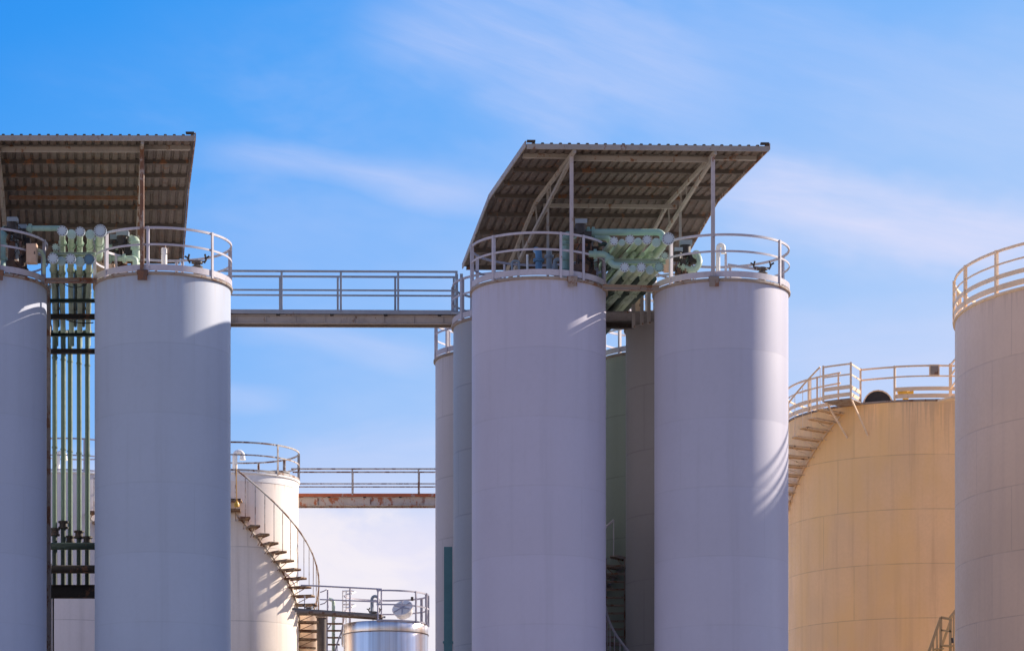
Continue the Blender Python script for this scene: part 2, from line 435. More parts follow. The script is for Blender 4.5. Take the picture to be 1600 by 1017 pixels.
silo('silo', HX, HY_, SR, SILO_Z, 'dark greenish third-row silo deep in the gap, furthest back behind the stair', 'silo', GRP, M_s5, posts=(-42, -75, 0, 60, 120, 180, 240))
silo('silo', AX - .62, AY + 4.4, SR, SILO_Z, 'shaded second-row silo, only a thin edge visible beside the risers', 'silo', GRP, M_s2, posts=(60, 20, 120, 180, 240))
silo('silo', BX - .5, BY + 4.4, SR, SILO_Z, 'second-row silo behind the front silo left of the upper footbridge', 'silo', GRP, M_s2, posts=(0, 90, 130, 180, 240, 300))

# ------------------------------------------------------------ shed roofs
def shed_roof(FL, FR, kd, kdx, kz, bd, bdx, bz, posts, label, pfx, postmat):
    """FL/FR front corners (top of sheet); kd/kdx/kz depth, side shift and height of the bend; bd.. of the back edge"""
    FL, FR = Vector(FL), Vector(FR)
    root = thing('shed_roof', ((FL.x + FR.x) / 2, FL.y, SILO_Z), label, 'roof', 'corrugated shed roofs on the silos')
    u = FR - FL; Wd = u.length
    secs = [Vector((0, 0, 0)), Vector((kdx, kd, kz - FL.z)), Vector((bdx, bd, bz - FL.z))]
    def S(a, t):       # a across 0..1, t along depth metres
        if t <= kd: q = secs[0].lerp(secs[1], t / kd)
        else: q = secs[1].lerp(secs[2], (t - kd) / (bd - kd))
        return FL + u * a + q
    # corrugated sheet
    nr = 27; prof = []
    for i in range(nr):
        b = i / nr; d = 1 / nr
        prof += [(b, 0), (b + d * .56, 0), (b + d * .64, .045), (b + d * .90, .045), (b + d * .985, 0)]
    prof.append((1, 0)); mb = MB(); n = len(prof); rows = [0, kd * .5, kd, (kd + bd) / 2, bd]
    for side in (0, -.003):
        vs = []
        for t in rows:
            for a, h in prof: vs.append(S(a, t) + Vector((0, 0, h - .055 + side)))
        fs = [(i * n + j, i * n + j + 1, (i + 1) * n + j + 1, (i + 1) * n + j) for i in range(len(rows) - 1) for j in range(n - 1)]
        if side: fs = [tuple(reversed(f)) for f in fs]
        mb.add(vs, fs)
    mb.build('roof_sheeting', M_sheet, root)
    Z = Vector((0, 0, 1))
    fa = MB().bar(S(0, -.01) - Z * .115, S(1, -.01) - Z * .115, .035, .13); fa.build('front_fascia', M_truss, root)
    for a in (-.004, 1.004):
        mb = MB()
        for (t0, t1) in ((0, kd), (kd, bd)):
            mb.bar(S(a, t0) - Z * .05, S(a, t1) - Z * .05, .03, .15)
        mb.build('verge_trim', M_postr if a > 1 else M_truss, root)
    MB().bar(S(0.0, -.015) + Z * .012, S(.035, -.015) + Z * .012, .14, .035).build('ridge_cap', M_dark, root)
    MB().bar(S(.965, -.015) + Z * .012, S(1.0, -.015) + Z * .012, .14, .035).build('ridge_cap', M_dark, root)
    for k, t in enumerate((.85, 2.1, 3.35, 4.6, 5.85, 7.0, 8.2, bd - .06)):
        o = -.095
        b = MB().bar(S(.012, t) + Z * o, S(.988, t) + Z * o, .05, .11)
        b.bar(S(.012, t + .04) + Z * (o - .05), S(.988, t + .04) + Z * (o - .05), .09, .012)
        b.build('purlin', M_purl if k else M_truss, root)
    # trusses, posts
    for (px, D, backpx, backD, foot) in posts:
        P = at(px, 300, D); a = (P.x - FL.x) / u.x
        t0 = max(.1, P.y - (FL + u * a).y)
        # side position drifts with the lines of the roof
        def T(t, dz): return S(a, t) + Z * dz
        a = a - (secs[0].lerp(secs[1], t0 / kd).x) / u.x
        tr = MB(); tr.bar(T(.02, -.20), T(kd, -.20), .07, .10); tr.bar(T(kd, -.20), T(bd - .1, -.20), .07, .10)
        rf = tr.build('rafter', M_truss, root)
        lo = MB(); p0 = T(t0 + .1, -.30); p1 = T(bd - .5, -.62)
        lo.bar(p0, p1, .07, .10); lo.build('lower_chord', M_truss, rf)
        for q in (.3, .52, .75):
            c0 = p0.lerp(p1, q); tt = t0 + .1 + (bd - .5 - t0 - .1) * q
            MB().bar(c0, T(tt, -.22), .04, .04).build('web_strut', M_truss, rf)
        top = T(t0, -.16)
        m = MB(); m.bar(Vector((top.x, top.y, foot)), top, .095, .11, up=(0, 1, 0))
        m.bar(Vector((top.x + .035, top.y - .055, foot)), top + Vector((.035, -.055, -.02)), .025, .02, up=(0, 1, 0))
        m.build('post', postmat, root)
        m = MB(); m.box((top.x + .02, top.y - .05, SILO_Z - .02), (.26, .10, .12)); m.box((top.x + .02, top.y - .10, SILO_Z - .10), (.24, .02, .24))
        m.build('base_bracket', M_rusty if pfx else M_rim, root)
        for (bpx, bD) in ((backpx, backD), (None, D + 7.0)):
            if bpx is not None: X = Xp(bpx, bD)
            else: X = T(bD - FL.y, 0).x
            t = bD - FL.y; zt_ = T(t, -.24).z
            MB().bar((X, bD, SILO_Z), (X, bD, zt_), .07, .07, up=(0, 1, 0)).build('post', postmat if pfx else M_truss, root)
    # tie beam between the trusses
    aa = [((at(p[0], 300, p[1]).x - FL.x) / u.x) + .02 for p in posts]
    MB().bar(S(aa[0] + .02, kd - .25) - Z * .33, S(aa[1] + .02, kd - .25) - Z * .33, .06, .10).build('tie_beam', M_rusty if pfx else M_truss, root)
    MB().bar(S(aa[0], .62) - Z * .22, S(aa[1], .62) - Z * .22, .05, .13).build('eaves_beam', M_truss, root)
    return root
zr = 21.70
shed_roof((.367, 71.9, zr), (6.43, 72.13, zr), 4.9, -.95, 21.65, 9.4, -1.74, 20.87,
          [(893, 72.35, 856, 75.5, SILO_Z), (1114, 72.36, 1063, 75.8, SILO_Z)], 'brown corrugated shed roof on steel posts over the two silos in the middle', 0, M_post)
shed_roof((-13.85, 71.14, zr), (-7.85, 71.18, zr), 4.9, -.72, 21.65, 9.4, -1.38, 20.87,
          [(-3, 71.7, -4, 75.2, SILO_Z), (222, 71.68, 217, 75.0, SILO_Z)], 'brown corrugated shed roof with rusty posts at the upper left of the photo', 1, M_postr)

# ------------------------------------------------------------ pipes under the roofs
def blind(root, p, r, mat, bolts=8, boltr=.013):
    """blind flange facing the front at p"""
    p = Vector(p); m = MB(); seg = 28
    for k in range(bolts): pass
    m.path([p + Vector((0, .0, 0)), p + Vector((0, .035, 0))], r, seg)
    m.path([p + Vector((0, .04, 0)), p + Vector((0, .075, 0))], r * .98, seg)
    f = m.build('blind_flange', mat, root)
    b = MB()
    for k in range(bolts):
        t = 2 * math.pi * (k + .5) / bolts; q = p + Vector((math.sin(t), 0, math.cos(t))) * (r * .84)
        b.path([q + Vector((0, -.022, 0)), q + Vector((0, .10, 0))], boltr, 6)
    b.build('bolts', M_bolt if mat is not M_flange else M_flangew, f)
    return f
def backpipe(px, py, r_px, D, vx, L, mat, fmat, label, group, bolts=8, pr=.068, drop=None, rmat=None):
    p = at(px, py, D); r = r_px / F * D
    root = thing('flanged_pipe', (p.x, p.y, p.z - r), label, 'pipe', group)
    e = p + Vector((vx * L, L, 0))
    q0 = p + Vector((0, .07, 0))
    pts = [q0, p + Vector((vx * .3, .3, 0)), e]
    if drop:
        for k in range(1, 7):
            t = k / 6 * math.pi / 2
            pts.append(e + Vector((vx * .25 * math.sin(t), .25 * math.sin(t), -.25 * (1 - math.cos(t)))))
        last = pts[-1]; pts.append(Vector((last.x, last.y, drop)))
    MB().path(pts, pr if isinstance(pr, float) else pr[0], 14).build('pipe_body', mat, root)
    blind(root, p, r, fmat, bolts)
    for s_ in ((2.9, 5.6) if L > 6 and px > 800 else (1.2,)):
        c = p + Vector((vx * s_, s_, 0)); m = MB()
        m.path([c, c + Vector((0, .03, 0))], pr * 1.35, 16); m.path([c + Vector((0, .035, 0)), c + Vector((0, .065, 0))], pr * 1.35, 16)
        m.build('joint_flange', mat, root)
    return root
NUM = ['first', 'second', 'third', 'fourth', 'fifth', 'sixth', 'seventh']
up = [(959.4, 376.4, 6.5, M_flangew, 8), (971.7, 379, 5.3, M_flange, 8), (984.3, 374.2, 7.2, M_flangew, 10), (997, 377.5, 6, M_flange, 8), (1011, 374.6, 7.2, M_flangew, 10), (1025.4, 379, 7, M_flange, 8), (1044.2, 373, 9.6, M_flangew, 14)]
for i, (px, py, r, fm, nb) in enumerate(up):
    backpipe(px, py, r, 72.35 + (i % 2) * .25, -.165, 7.4, M_greenp if i % 2 else M_green, fm, f'{NUM[i]} upper flanged pipe from the left, between the two middle front silos', 'upper row of flanged pipes between the middle silos', nb, pr=.08 if i < 6 else .10)
lo = [(976, 417.5, 7.3, M_flangew, 10), (988.4, 420, 5.8, M_flange, 8), (1002, 417.5, 7.3, M_flangew, 10), (1015.5, 422, 6.6, M_flange, 8), (1029.7, 417.3, 7.3, M_aqua, 10)]
for i, (px, py, r, fm, nb) in enumerate(lo):
    backpipe(px, py, r, 72.3 + (i % 2) * .2, -.165, 9.6, M_green if i % 2 else M_greenp, fm, f'{NUM[i]} lower flanged pipe from the left, between the two middle front silos', 'lower row of flanged pipes between the middle silos', nb, drop=4.0, pr=.083)
backpipe(1038.8, 399.5, 5.6, 72.5, -.165, 5, M_green, M_greenp, 'small green capped pipe below the largest flange, beside the right middle silo', 'short capped pipes', 8, pr=.06)
ul = [(97.2, 360.7, 8, M_flangew, 10), (111.4, 366, 7.4, M_flange, 8), (125, 361.9, 7.6, M_flangew, 10), (140.9, 366.5, 7.4, M_flange, 8), (156.5, 360.7, 10, M_flangew, 16)]
for i, (px, py, r, fm, nb) in enumerate(ul):
    backpipe(px, py, r, 71.65 + (i % 2) * .2, -.155, 7.2, M_greenp, fm, f'{NUM[i]} upper flanged pipe from the left, under the left shed roof', 'upper row of flanged pipes between the left silos', nb, pr=.075 if i < 4 else .10)
ll = [(82.6, 403.6, 8.2, M_flangew, 10), (95.6, 408, 7, M_flange, 8), (110.2, 404.3, 8, M_flangew, 10), (124.6, 408.8, 7.6, M_flange, 8), (139.2, 405, 8.2, M_flanged, 12)]
for i, (px, py, r, fm, nb) in enumerate(ll):
    backpipe(px, py, r, 71.6 + (i % 2) * .2, -.150, 8.3, M_green, fm, f'{NUM[i]} lower flanged pipe from the left, under the left shed roof', 'lower row of flanged pipes between the left silos', nb, pr=.074, drop=Zp(541, 80.2))
backpipe(86.6, 386, 5.6, 71.9, -.155, 4, M_green, M_greenp, 'small green capped pipe left of the flanged rows, beside the left silo', 'short capped pipes', 8, pr=.055)

def backrun(px, py, D, vx, L, r, mat, label, group):
    p = at(px, py, D); m = MB().path([p, p + Vector((vx * L, L, 0))], r, 12)
    for k in (1.4, 4.2): m.path([p + Vector((vx * k, k, 0)), p + Vector((vx * (k + .06), k + .06, 0))], r * 1.4, 14)
    tag(m.build('return_pipe', mat), label, 'pipe', group)
for i, px in enumerate((972, 985, 997, 1010, 1022)):
    backrun(px, 436, 73.4, -.165, 7.6, .072, M_green if i % 2 else M_dgreen, f'{NUM[i]} plain pipe from the left below the lower flanges, middle silos', 'plain pipes below the flanged rows, middle silos')
for i, px in enumerate((978, 991, 1004, 1018)):
    backrun(px, 397, 73.2, -.165, 7.0, .06, M_green, f'{NUM[i]} plain pipe from the left between the two flanged rows, middle silos', 'plain pipes between the flanged rows, middle silos')
for i, px in enumerate((89, 118, 132)):
    backrun(px, 424, 73.0, -.152, 6.4, .04, M_dgreen, f'{NUM[i]} thin dark pipe from the left between the left silos, behind the rusty beam', 'thin dark pipes between the left silos')

def beam(name, p0, p1, wd, hg, mat, label, cat='beam', group=None):
    p0, p1 = Vector(p0), Vector(p1); m = MB()
    m.bar(p0, p1, .012, hg); up_ = Vector((0, 0, hg / 2 - .006))
    d = (p1 - p0).normalized(); sd = d.cross(Vector((0, 0, 1))).normalized()
    for s_ in (1, -1): m.bar(p0 + up_ * s_ + sd * wd * .0, p1 + up_ * s_, wd, .013)
    o = m.build(name, mat); tag(o, label, cat, group); return o
GB = 'cross beams carrying the pipe racks'
beam('support_beam', at(942, 449, 72.8), at(1030, 451, 72.9), .12, .13, M_deck, 'brown cross beam below the lower flanged pipes between the middle silos', group=GB)
beam('support_beam', at(942, 508, 76.9), at(990, 509, 76.9), .14, .13, M_dark, 'dark cross beam deeper in the gap between the middle silos', group=GB)
beam('support_beam', at(950, 409, 72.9), at(1040, 409, 72.9), .12, .12, M_green, 'green cross beam between the two flanged rows of the middle silos', group=GB)
beam('support_beam', at(70, 438.5, 72.6), at(152, 438.5, 72.6), .14, .11, M_rustbeam, 'rusty cross beam under the lower flanges between the left silos', group=GB)
beam('support_beam', at(70, 495, 76.7), at(150, 495, 76.7), .16, .13, M_dark, 'dark cross beam midway down the gap between the left silos', group=GB)
beam('support_beam', at(80, 398, 71.95), at(150, 398, 71.95), .30, .05, M_green, 'green flat beam under the upper flanges between the left silos', group=GB)
beam('support_beam', at(78, 549, 79.9), at(150, 549, 79.9), .14, .13, M_dark, 'dark cross beam at the tops of the risers between the left silos', group=GB)
beam('support_beam', at(78, 470, 75.0), at(150, 470, 75.0), .10, .09, M_dgreen, 'dark green cross beam high in the gap between the left silos', group=GB)
beam('support_beam', at(78, 523, 78.6), at(150, 523, 78.6), .10, .08, M_dgreen, 'thin dark green cross beam low in the gap between the left silos', group=GB)
for k, (px, y0, y1, D) in enumerate(((990, 455, 512, 76.0), (1003, 447, 508, 75.6), (1014, 447, 506, 75.4))):
    tag(MB().bar(at(px, y1, D), at(px, y0, D), .09, .09, up=(0, 1, 0)).build('rack_post', M_truss), f'{NUM[k]} short brown post from the left in the gap under the pipes, middle silos', 'post', 'short posts carrying the pipe rack')
# plates added between the silo tops to stop sun leaking onto front silo
for (x0, x1, lb) in ((.0, 3.9, 'dark plate added to block sun between front and second row tops, middle silos'), (-9.6, -7.6, 'dark added plate behind the top of the front silo left of the footbridge')):
    tag(MB().box(((x0 + x1) / 2, 76.9, SILO_Z - .06), (x1 - x0, 2.0, .05)).build('sun_block_plate', M_grate), lb, 'sun_block_plate', 'sun-blocking plates added between the silo tops')
# hanging cables
def cable(p0, p1, sag, label, r=.012, mat=M_rope):
    pts = [Vector(p0).lerp(Vector(p1), k / 14) - Vector((0, 0, sag * (1 - (2 * k / 14 - 1) ** 2))) for k in range(15)]
    tag(MB().path(pts, r, 6).build('cable', mat), label, 'cable', 'black cables hanging between the left silos')
cable(at(99, 443, 72.4), at(136, 443, 72.4), .10, 'black cable sagging under the rusty cross beam, left silos')
cable(at(98, 497, 76.3), at(146, 504, 76.3), .06, 'black cable sagging under the dark cross beam, left silos', .016)

# risers between the left silos
rz = [(85.5, 831), (99, 820), (109.6, 843), (123.7, 835), (136.7, 844)]
for i, (px, fy) in enumerate(rz):
    D = 80.1 + (i % 2) * .12 + (.35 if i == 2 else 0)
    zt = Zp(532, D); X = Xp(px, D); z1 = Zp(928, D); zf = Zp(fy, D)
    root = thing('riser_pipe', (X, D, z1), f'{NUM[i]} from the left of the tall green riser pipes between the left silos', 'pipe', 'green riser pipes between the left silos')
    MB().path([(X, D, zf), (X, D, zt + .25)], .068, 14).build('upper_pipe', M_riser, root)
    MB().path([(X, D, z1), (X, D, zf)], .072, 14).build('lower_pipe', M_dgreen, root)
    m = MB()
    for dz in (-.1, .06): m.path([(X, D, zf + dz), (X, D, zf + dz + .045)], .145, 18)
    m.path([(X, D, zf - .1), (X, D, zf + .1)], .11, 18)
    m.build('coupling', M_dark, root)
    for yb in (560, 700):
        m = MB(); zb = Zp(yb + i * 3, D); m.path([(X, D, zb), (X, D, zb + .04)], .084, 14); m.build('clamp_ring', M_riser, root)
    m = MB(); c = Vector((X, D, zt + .12))
    m.path([c, c + Vector((0, 0, .07))], .13, 16); m.path([c + Vector((0, 0, .08)), c + Vector((0, 0, .15))], .13, 16); m.build('top_flange', M_dgreen, root)
for (y, r, mt, lb) in ((853, .10, M_dgreen, 'upper'), (889, .115, M_dark, 'lower')):
    D = 79.75
    m = MB().path([at(60, y, D), at(160, y, D)], r, 16)
    tag(m.build('header_pipe', mt), f'{lb} of the two thick dark horizontal pipes crossing the risers between the left silos', 'pipe', 'dark horizontal header pipes')
beam('support_beam', at(60, 924, 79.7), at(160, 924, 79.7), .2, .36, M_dark, 'deep dark beam under the feet of the risers between the left silos', group=GB)
m = MB(); p = at(77.5, 900, 79.2); m.bar((p.x, p.y, 0), (p.x, p.y, Zp(880, 79.2)), .10, .10, up=(0, 1, 0)); m.bar((p.x + .1, p.y, 0), (p.x + .1, p.y, Zp(930, 79.2)), .04, .05, up=(0, 1, 0))
tag(m.build('rack_column', M_dark), 'dark steel column at the lower left beside the risers', 'column')
m = MB(); p = at(76, 500, 76.2); m.bar((p.x, p.y, 0), (p.x, p.y, Zp(446, 76.2)), .10, .10, up=(0, 1, 0))
tag(m.build('rack_column', M_rim), 'thin rusty column along the inner edge of the far left silo', 'column')
# teal duct at the far side of the second row
m = MB(); a = at(695, 900, 80.0); b = at(705, 900, 80.0)
m.box(((a.x + b.x) / 2, 80.2, Zp(853, 80) / 2), (.23, .22, Zp(853, 80)))
for k in range(8): m.box(((a.x + b.x) / 2, 80.2, 1 + k * 1.3), (.29, .25, .05))
tag(m.build('cable_duct', M_teal), 'teal vertical duct at the foot of the narrow third-row silo', 'duct')

# ------------------------------------------------------------ equipment on the silo tops
def motor_valve(px, D, ytop, zb, mat, label, wmat=M_flange, s=1.0, group='motor driven valves on the silo tops'):
    X = Xp(px, D); H = Zp(ytop, D) - zb
    root = thing('motor_valve', (X, D, zb), label, 'valve', group)
    m = MB(); m.lathe((X, D, zb), [(0.001, 0), (.13 * s, 0), (.13 * s, .05), (.07 * s, .08), (.07 * s, .2), (.15 * s, .26), (.16 * s, .42), (.08 * s, .50), (.08 * s, H * .6), (.001, H * .6)], 18)
    m.build('valve_body', mat, root, auto=30)
    m = MB()
    for q in (-1, 1):
        m.bar((X + q * .10 * s, D, zb + .45), (X + q * .06 * s, D, zb + H * .78), .03, .03)
    m.box((X, D, zb + H * .6), (.26 * s, .16 * s, .03)); m.build('yoke', mat, root)
    m = MB(); m.path([(X - .02, D, zb + H * .76), (X - .02, D, zb + H * .93)], .11 * s, 14); m.path([(X - .20 * s, D, zb + H * .80), (X + .02, D, zb + H * .80)], .085 * s, 14)
    m.box((X + .13 * s, D - .02, zb + H * .72), (.16 * s, .2 * s, .2 * s)); m.build('motor_housing', M_dark if mat is M_rusty else mat, root)
    m = MB(); m.box((X, D - .02, zb + H * .965), (.24 * s, .2 * s, H * .07)); m.build('junction_box', M_blueg, root)
    m = MB(); c = Vector((X + .2 * s, D - .1, zb + H * .5))
    pts = [c + Vector((0, math.sin(t) * .13 * s, math.cos(t) * .13 * s)) for t in [2 * math.pi * k / 16 for k in range(16)]]
    m.path(pts, .014, 6, closed=True)
    for k in range(4): m.path([c, pts[k * 4]], .01, 5)
    m.path([c, (X, D, c.z)], .015, 6)
    m.build('hand_wheel', M_rusty, root)
    m = MB(); 
    for k in range(5):
        a = random.uniform(-.2, .2) * s; b = random.uniform(.1, .7) * H
        pts = [Vector((X + a, D - .13, zb + b)), Vector((X + a + random.uniform(-.12, .12), D - .17, zb + b + .18)), Vector((X + random.uniform(-.1, .1), D - .12, zb + b + .33)), Vector((X + random.uniform(-.05, .05), D - .02, zb + min(H * .9, b + .42)))]
        m.path(pts, .011, 5)
    m.build('conduits', M_rope, root)
    return root
TZ = SILO_Z + .05
motor_valve(908, 73.0, 344, TZ, M_rusty, 'tall dark rusty motor valve on the left middle silo beside the roof post', s=1.25)
motor_valve(921, 73.6, 372, TZ, M_rusty, 'shorter dark rusty valve left of the pale green pipes, middle silos', s=1.1)
motor_valve(1072, 75.4, 377, TZ, M_rusty, 'dark rusty valve on the right middle silo behind the vertical rail post', s=1.3)
motor_valve(1060, 75.0, 388, TZ, M_rusty, 'small rusty valve right of the largest flange, middle silos', s=.9)
motor_valve(192, 75.0, 362, TZ, M_rusty, 'rusty valve on the left group silo, left of the rusty roof post', s=1.3)
motor_valve(180, 75.4, 368, TZ, M_rusty, 'rusty valve behind the largest flange of the left silos', s=1.0)
motor_valve(20, 72.6, 341, TZ, M_rusty, 'rusty valve with a grey box on the far left silo', s=1.1)
motor_valve(36, 73.4, 352, TZ, M_rusty, 'slimmer rusty valve right of the grey box, far left silo', s=.9)

def cyl_fitting(name, pts, r, mat, label, cat='pipe', flanges=(), fr=1.6, group=None):
    pts = [Vector(p) for p in pts]
    base = min(pts, key=lambda p: p.z)
    root = thing(name, base, label, cat, group)
    # round the corners
    out = [pts[0]]
    for i in range(1, len(pts) - 1):
        a, b, c = pts[i - 1], pts[i], pts[i + 1]
        ra = min(r * 2.2, (a - b).length * .45, (c - b).length * .45)
        p0 = b + (a - b).normalized() * ra; p1 = b + (c - b).normalized() * ra
        for k in range(6):
            t = k / 5; out.append(p0 * (1 - t) ** 2 + b * 2 * t * (1 - t) + p1 * t * t)
    out.append(pts[-1])
    MB().path(out, r, 14).build('pipe_body', mat, root)
    for (i, t) in flanges:
        a, b = pts[i], pts[i + 1]; c = a.lerp(b, t); d = (b - a).normalized()
        m = MB(); m.path([c - d * .035, c - d * .004], r * fr, 16); m.path([c + d * .004, c + d * .035], r * fr, 16); m.build('flange', mat, root)
    return root
# middle group pipe runs
cyl_fitting('pipe_run', [at(912, 363, 73.2), at(1036, 363, 73.2), at(1036, 385, 73.2), at(1010, 420, 76.5)], .085, M_aqua, 'pale blue green pipe running level above the upper flanges, middle silos', flanges=((0, .06), (0, .12)))
cyl_fitting('pipe_run', [at(925, 371, 73.8), at(950, 371, 73.8), at(955, 385, 74.4), at(935, 420, 77.5)], .075, M_greenp, 'short green pipe behind the level blue green pipe, middle silos', flanges=((0, .3),))
cyl_fitting('pipe_run', [at(920, 397, 72.75), at(948, 397, 72.75), at(957, 415, 72.65), at(974, 416, 72.55)], .078, M_aqua, 'bent pale green pipe dropping to the first lower flange, middle silos', flanges=((0, .35), (1, .5)))
cyl_fitting('pipe_run', [at(935, 383, 73.2), at(947, 380, 73.2), at(950, 400, 73.4), at(946, 420, 74.0)], .05, M_dgreen, 'thin dark green hooped pipe beside the dark motor valve', flanges=())
cyl_fitting('pipe_run', [at(1060, 414, 75.0), at(1084, 424, 75.0), at(1094, 412, 75.0), at(1091, 398, 75.2), at(1076, 400, 75.6), at(1074, 430, 75.6)], .075, M_greenp, 'green hooped pipe on the right middle silo beside the roof post', flanges=((0, .3), (0, .8), (3, .2)))
cyl_fitting('pipe_run', [at(884, 436, 73.6), at(884, 368, 73.6), at(896, 368, 74.4)], .10, M_aqua, 'thick blue green standpipe left of the dark motor valve', flanges=((0, .2), (0, .45), (0, .8), (0, .92)), fr=1.45)
cyl_fitting('pipe_run', [at(842, 426, 74.5), at(842, 394, 74.5), at(838, 391, 75.2)], .09, M_blue, 'blue upright pipe at the back of the left middle silo', flanges=((0, .6),))
cyl_fitting('pipe_run', [at(824, 427, 74.3), at(824, 398, 74.3)], .03, M_white, 'slim white upright pipe left of the blue pipe', flanges=())
cyl_fitting('pipe_run', [at(858, 427, 74.4), at(858, 390, 74.4)], .075, M_blueg, 'grey blue upright pipe right of the blue pipe', flanges=((0, .7),))
cyl_fitting('pipe_run', [at(867, 427, 74.0), at(867, 406, 74.0), at(876, 406, 74.0)], .05, M_blueg, 'grey elbow pipe left of the thick blue green standpipe', flanges=((0, .4),))
cyl_fitting('pipe_run', [at(800, 424, 73.9), at(800, 408, 73.9), at(811, 408, 73.9), at(811, 424, 73.9)], .03, M_blueg, 'small square grey hoop at the left of the middle silo top', flanges=())
# left group pipe runs
cyl_fitting('pipe_run', [at(42, 357, 72.4), at(95, 357, 72.4)], .07, M_aqua, 'level blue green pipe left of the upper flanges, left silos', flanges=((0, .1),))
cyl_fitting('pipe_run', [at(160, 404, 74.6), at(200, 404, 74.6), at(212, 404, 74.6), at(212, 418, 74.6)], .075, M_greenp, 'level green pipe ending in an elbow left of the rusty roof post', flanges=((0, .85), (0, .3)))
cyl_fitting('pipe_run', [at(213, 420, 74.8), at(213, 376, 74.8), at(205, 374, 75.2)], .11, M_greenp, 'pale green flanged standpipe just left of the rusty roof post', flanges=((0, .3), (0, .72), (0, .9)), fr=1.35)
cyl_fitting('pipe_run', [at(160, 386, 75.0), at(205, 384, 75.0)], .06, M_green, 'upper level green pipe behind the left silo railing', flanges=((0, .5),))
cyl_fitting('pipe_run', [at(2, 418, 72.3), at(2, 372, 72.3), at(8, 360, 73.0)], .11, M_aqua, 'blue green standpipe at the left border of the photo', flanges=((0, .3), (0, .75)), fr=1.4)
cyl_fitting('pipe_run', [at(26, 418, 72.6), at(26, 372, 72.6)], .05, M_blueg, 'first grey upright pipe on the far left silo', flanges=((0, .5),), group='grey upright pipes on the far left silo')
cyl_fitting('pipe_run', [at(17, 418, 72.9), at(17, 368, 72.9)], .045, M_blueg, 'second grey upright pipe on the far left silo, nearer the border', flanges=((0, .6),), group='grey upright pipes on the far left silo')
cyl_fitting('pipe_run', [at(55, 392, 72.5), at(64, 391, 72.4), at(69, 402, 72.5), at(69, 428, 72.6)], .045, M_greenp, 'small green bent pipe behind the far left railing', flanges=())

# control boxes
def cabinet(px0, px1, py0, py1, D, mat, label, dep=.22, group='tan control boxes beside the pipes'):
    a = at(px0, py1, D); b = at(px1, py0, D); root = thing('control_box', ((a.x + b.x) / 2, D, a.z), label, 'box', group)
    w_, h_ = b.x - a.x, b.z - a.z; c = Vector(((a.x + b.x) / 2, D, (a.z + b.z) / 2))
    MB().box(c, (w_, dep, h_)).build('case', mat, root)
    m = MB().box(c + Vector((0, -dep / 2 - .008, 0)), (w_ * .88, .016, h_ * .9)); m.build('door', mat, root)
    m = MB().box(c + Vector((w_ * .32, -dep / 2 - .022, 0)), (.02, .015, .07)); m.build('latch', M_dark, root)
cabinet(1037, 1049, 404, 425, 74.8, M_tan, 'tan box under the largest flange, left of the white rail post')
cabinet(992, 1001, 465, 492, 77.2, M_tan, 'tan box deep in the gap under the pipes, middle silos')
cabinet(940, 947, 400, 436, 73.6, M_purl, 'brown box at the left edge of the pipes, middle silos')
cabinet(42, 58, 382, 412, 72.2, M_tan, 'tan box behind the railing of the far left silo')
cabinet(150, 164, 398, 424, 74.6, M_tan, 'tan box right of the dark blue flange, left silos')
cabinet(168, 180, 414, 422, 74.4, M_tan, 'low sunlit tan box behind the railing, left silos')

# vents and small valves
def vent(px, D, y0, y1, r, hook, mat, label, group='white gooseneck vents on the tank roofs'):
    a = at(px, y0, D); t = at(px, y1, D); rr = hook
    pts = [a, Vector((a.x, a.y, t.z - rr))]
    for k in range(1, 9):
        q = k / 8 * math.pi; pts.append(Vector((a.x - rr + rr * math.cos(q) if False else a.x + rr - rr * math.cos(q), a.y, t.z - rr + rr * math.sin(q))))
    pts.append(pts[-1] - Vector((0, 0, .12)))
    root = thing('gooseneck_vent', a, label, 'vent', group)
    MB().path(pts, r, 14).build('vent_pipe', mat, root)
    e = pts[-1]; MB().path([e - Vector((0, 0, .03)), e + Vector((0, 0, .02))], r * 1.25, 14).build('mouth_ring', mat, root)
    MB().path([a, a + Vector((0, 0, .04))], r * 1.7, 16).build('base_flange', mat, root)
def small_valve(px, py, D, s, label, mat=M_dark, group='small black quick-release valves'):
    c = at(px, py, D); root = thing('lever_valve', (c.x, c.y, SILO_Z + .05 if abs(c.z - SILO_Z) < .9 else c.z - .2), label, 'valve', group)
    b = WL[root]; m = MB()
    m.path([b, Vector((c.x, c.y, c.z - .07 * s))], .09 * s, 14); m.build('stub_pipe', M_rim, root)
    m = MB(); m.lathe((c.x, c.y, c.z - .09 * s), [(0.001, -.04 * s), (.13 * s, -.04 * s), (.14 * s, .0), (.08 * s, .03 * s), (.08 * s, .07 * s), (.14 * s, .08 * s), (.14 * s, .12 * s), (.07 * s, .15 * s), (.001, .16 * s)], 16); m.build('cap', M_bolt, root, auto=30)
    for q in (-1, 1):
        m = MB(); p = c + Vector((q * .17 * s, 0, 0))
        m.path([p, p + Vector((q * .05 * s, 0, .08 * s)), p + Vector((q * .02 * s, 0, .21 * s))], .025 * s, 7)
        m.path([p + Vector((q * .02, 0, .1 * s)), p + Vector((q * .13 * s, -.02, .16 * s))], .022 * s, 7)
        m.build('lever', mat, root)
    m = MB(); m.bar(c + Vector((-.2 * s, 0, .06 * s)), c + Vector((.2 * s, 0, .03 * s)), .03 * s, .03 * s); m.build('clamp_bar', M_rusty, root)
vent(1122, 74.6, 431, 383, .055, .07, M_white, 'white gooseneck vent just right of the roof post, right middle silo')
vent(90, 104.2, 741, 707, .085, .13, M_white, 'white gooseneck vent seen between the green risers at left')
vent(367, 104.5, 740, 706, .09, .14, M_white, 'white gooseneck vent on the tank with the winding stair')
small_valve(1191, 421, 73.6, 1.0, 'black lever valve behind the railing at the right of the sunlit silo')
small_valve(308, 411, 72.9, 1.05, 'black lever valve behind the railing left of the footbridge')
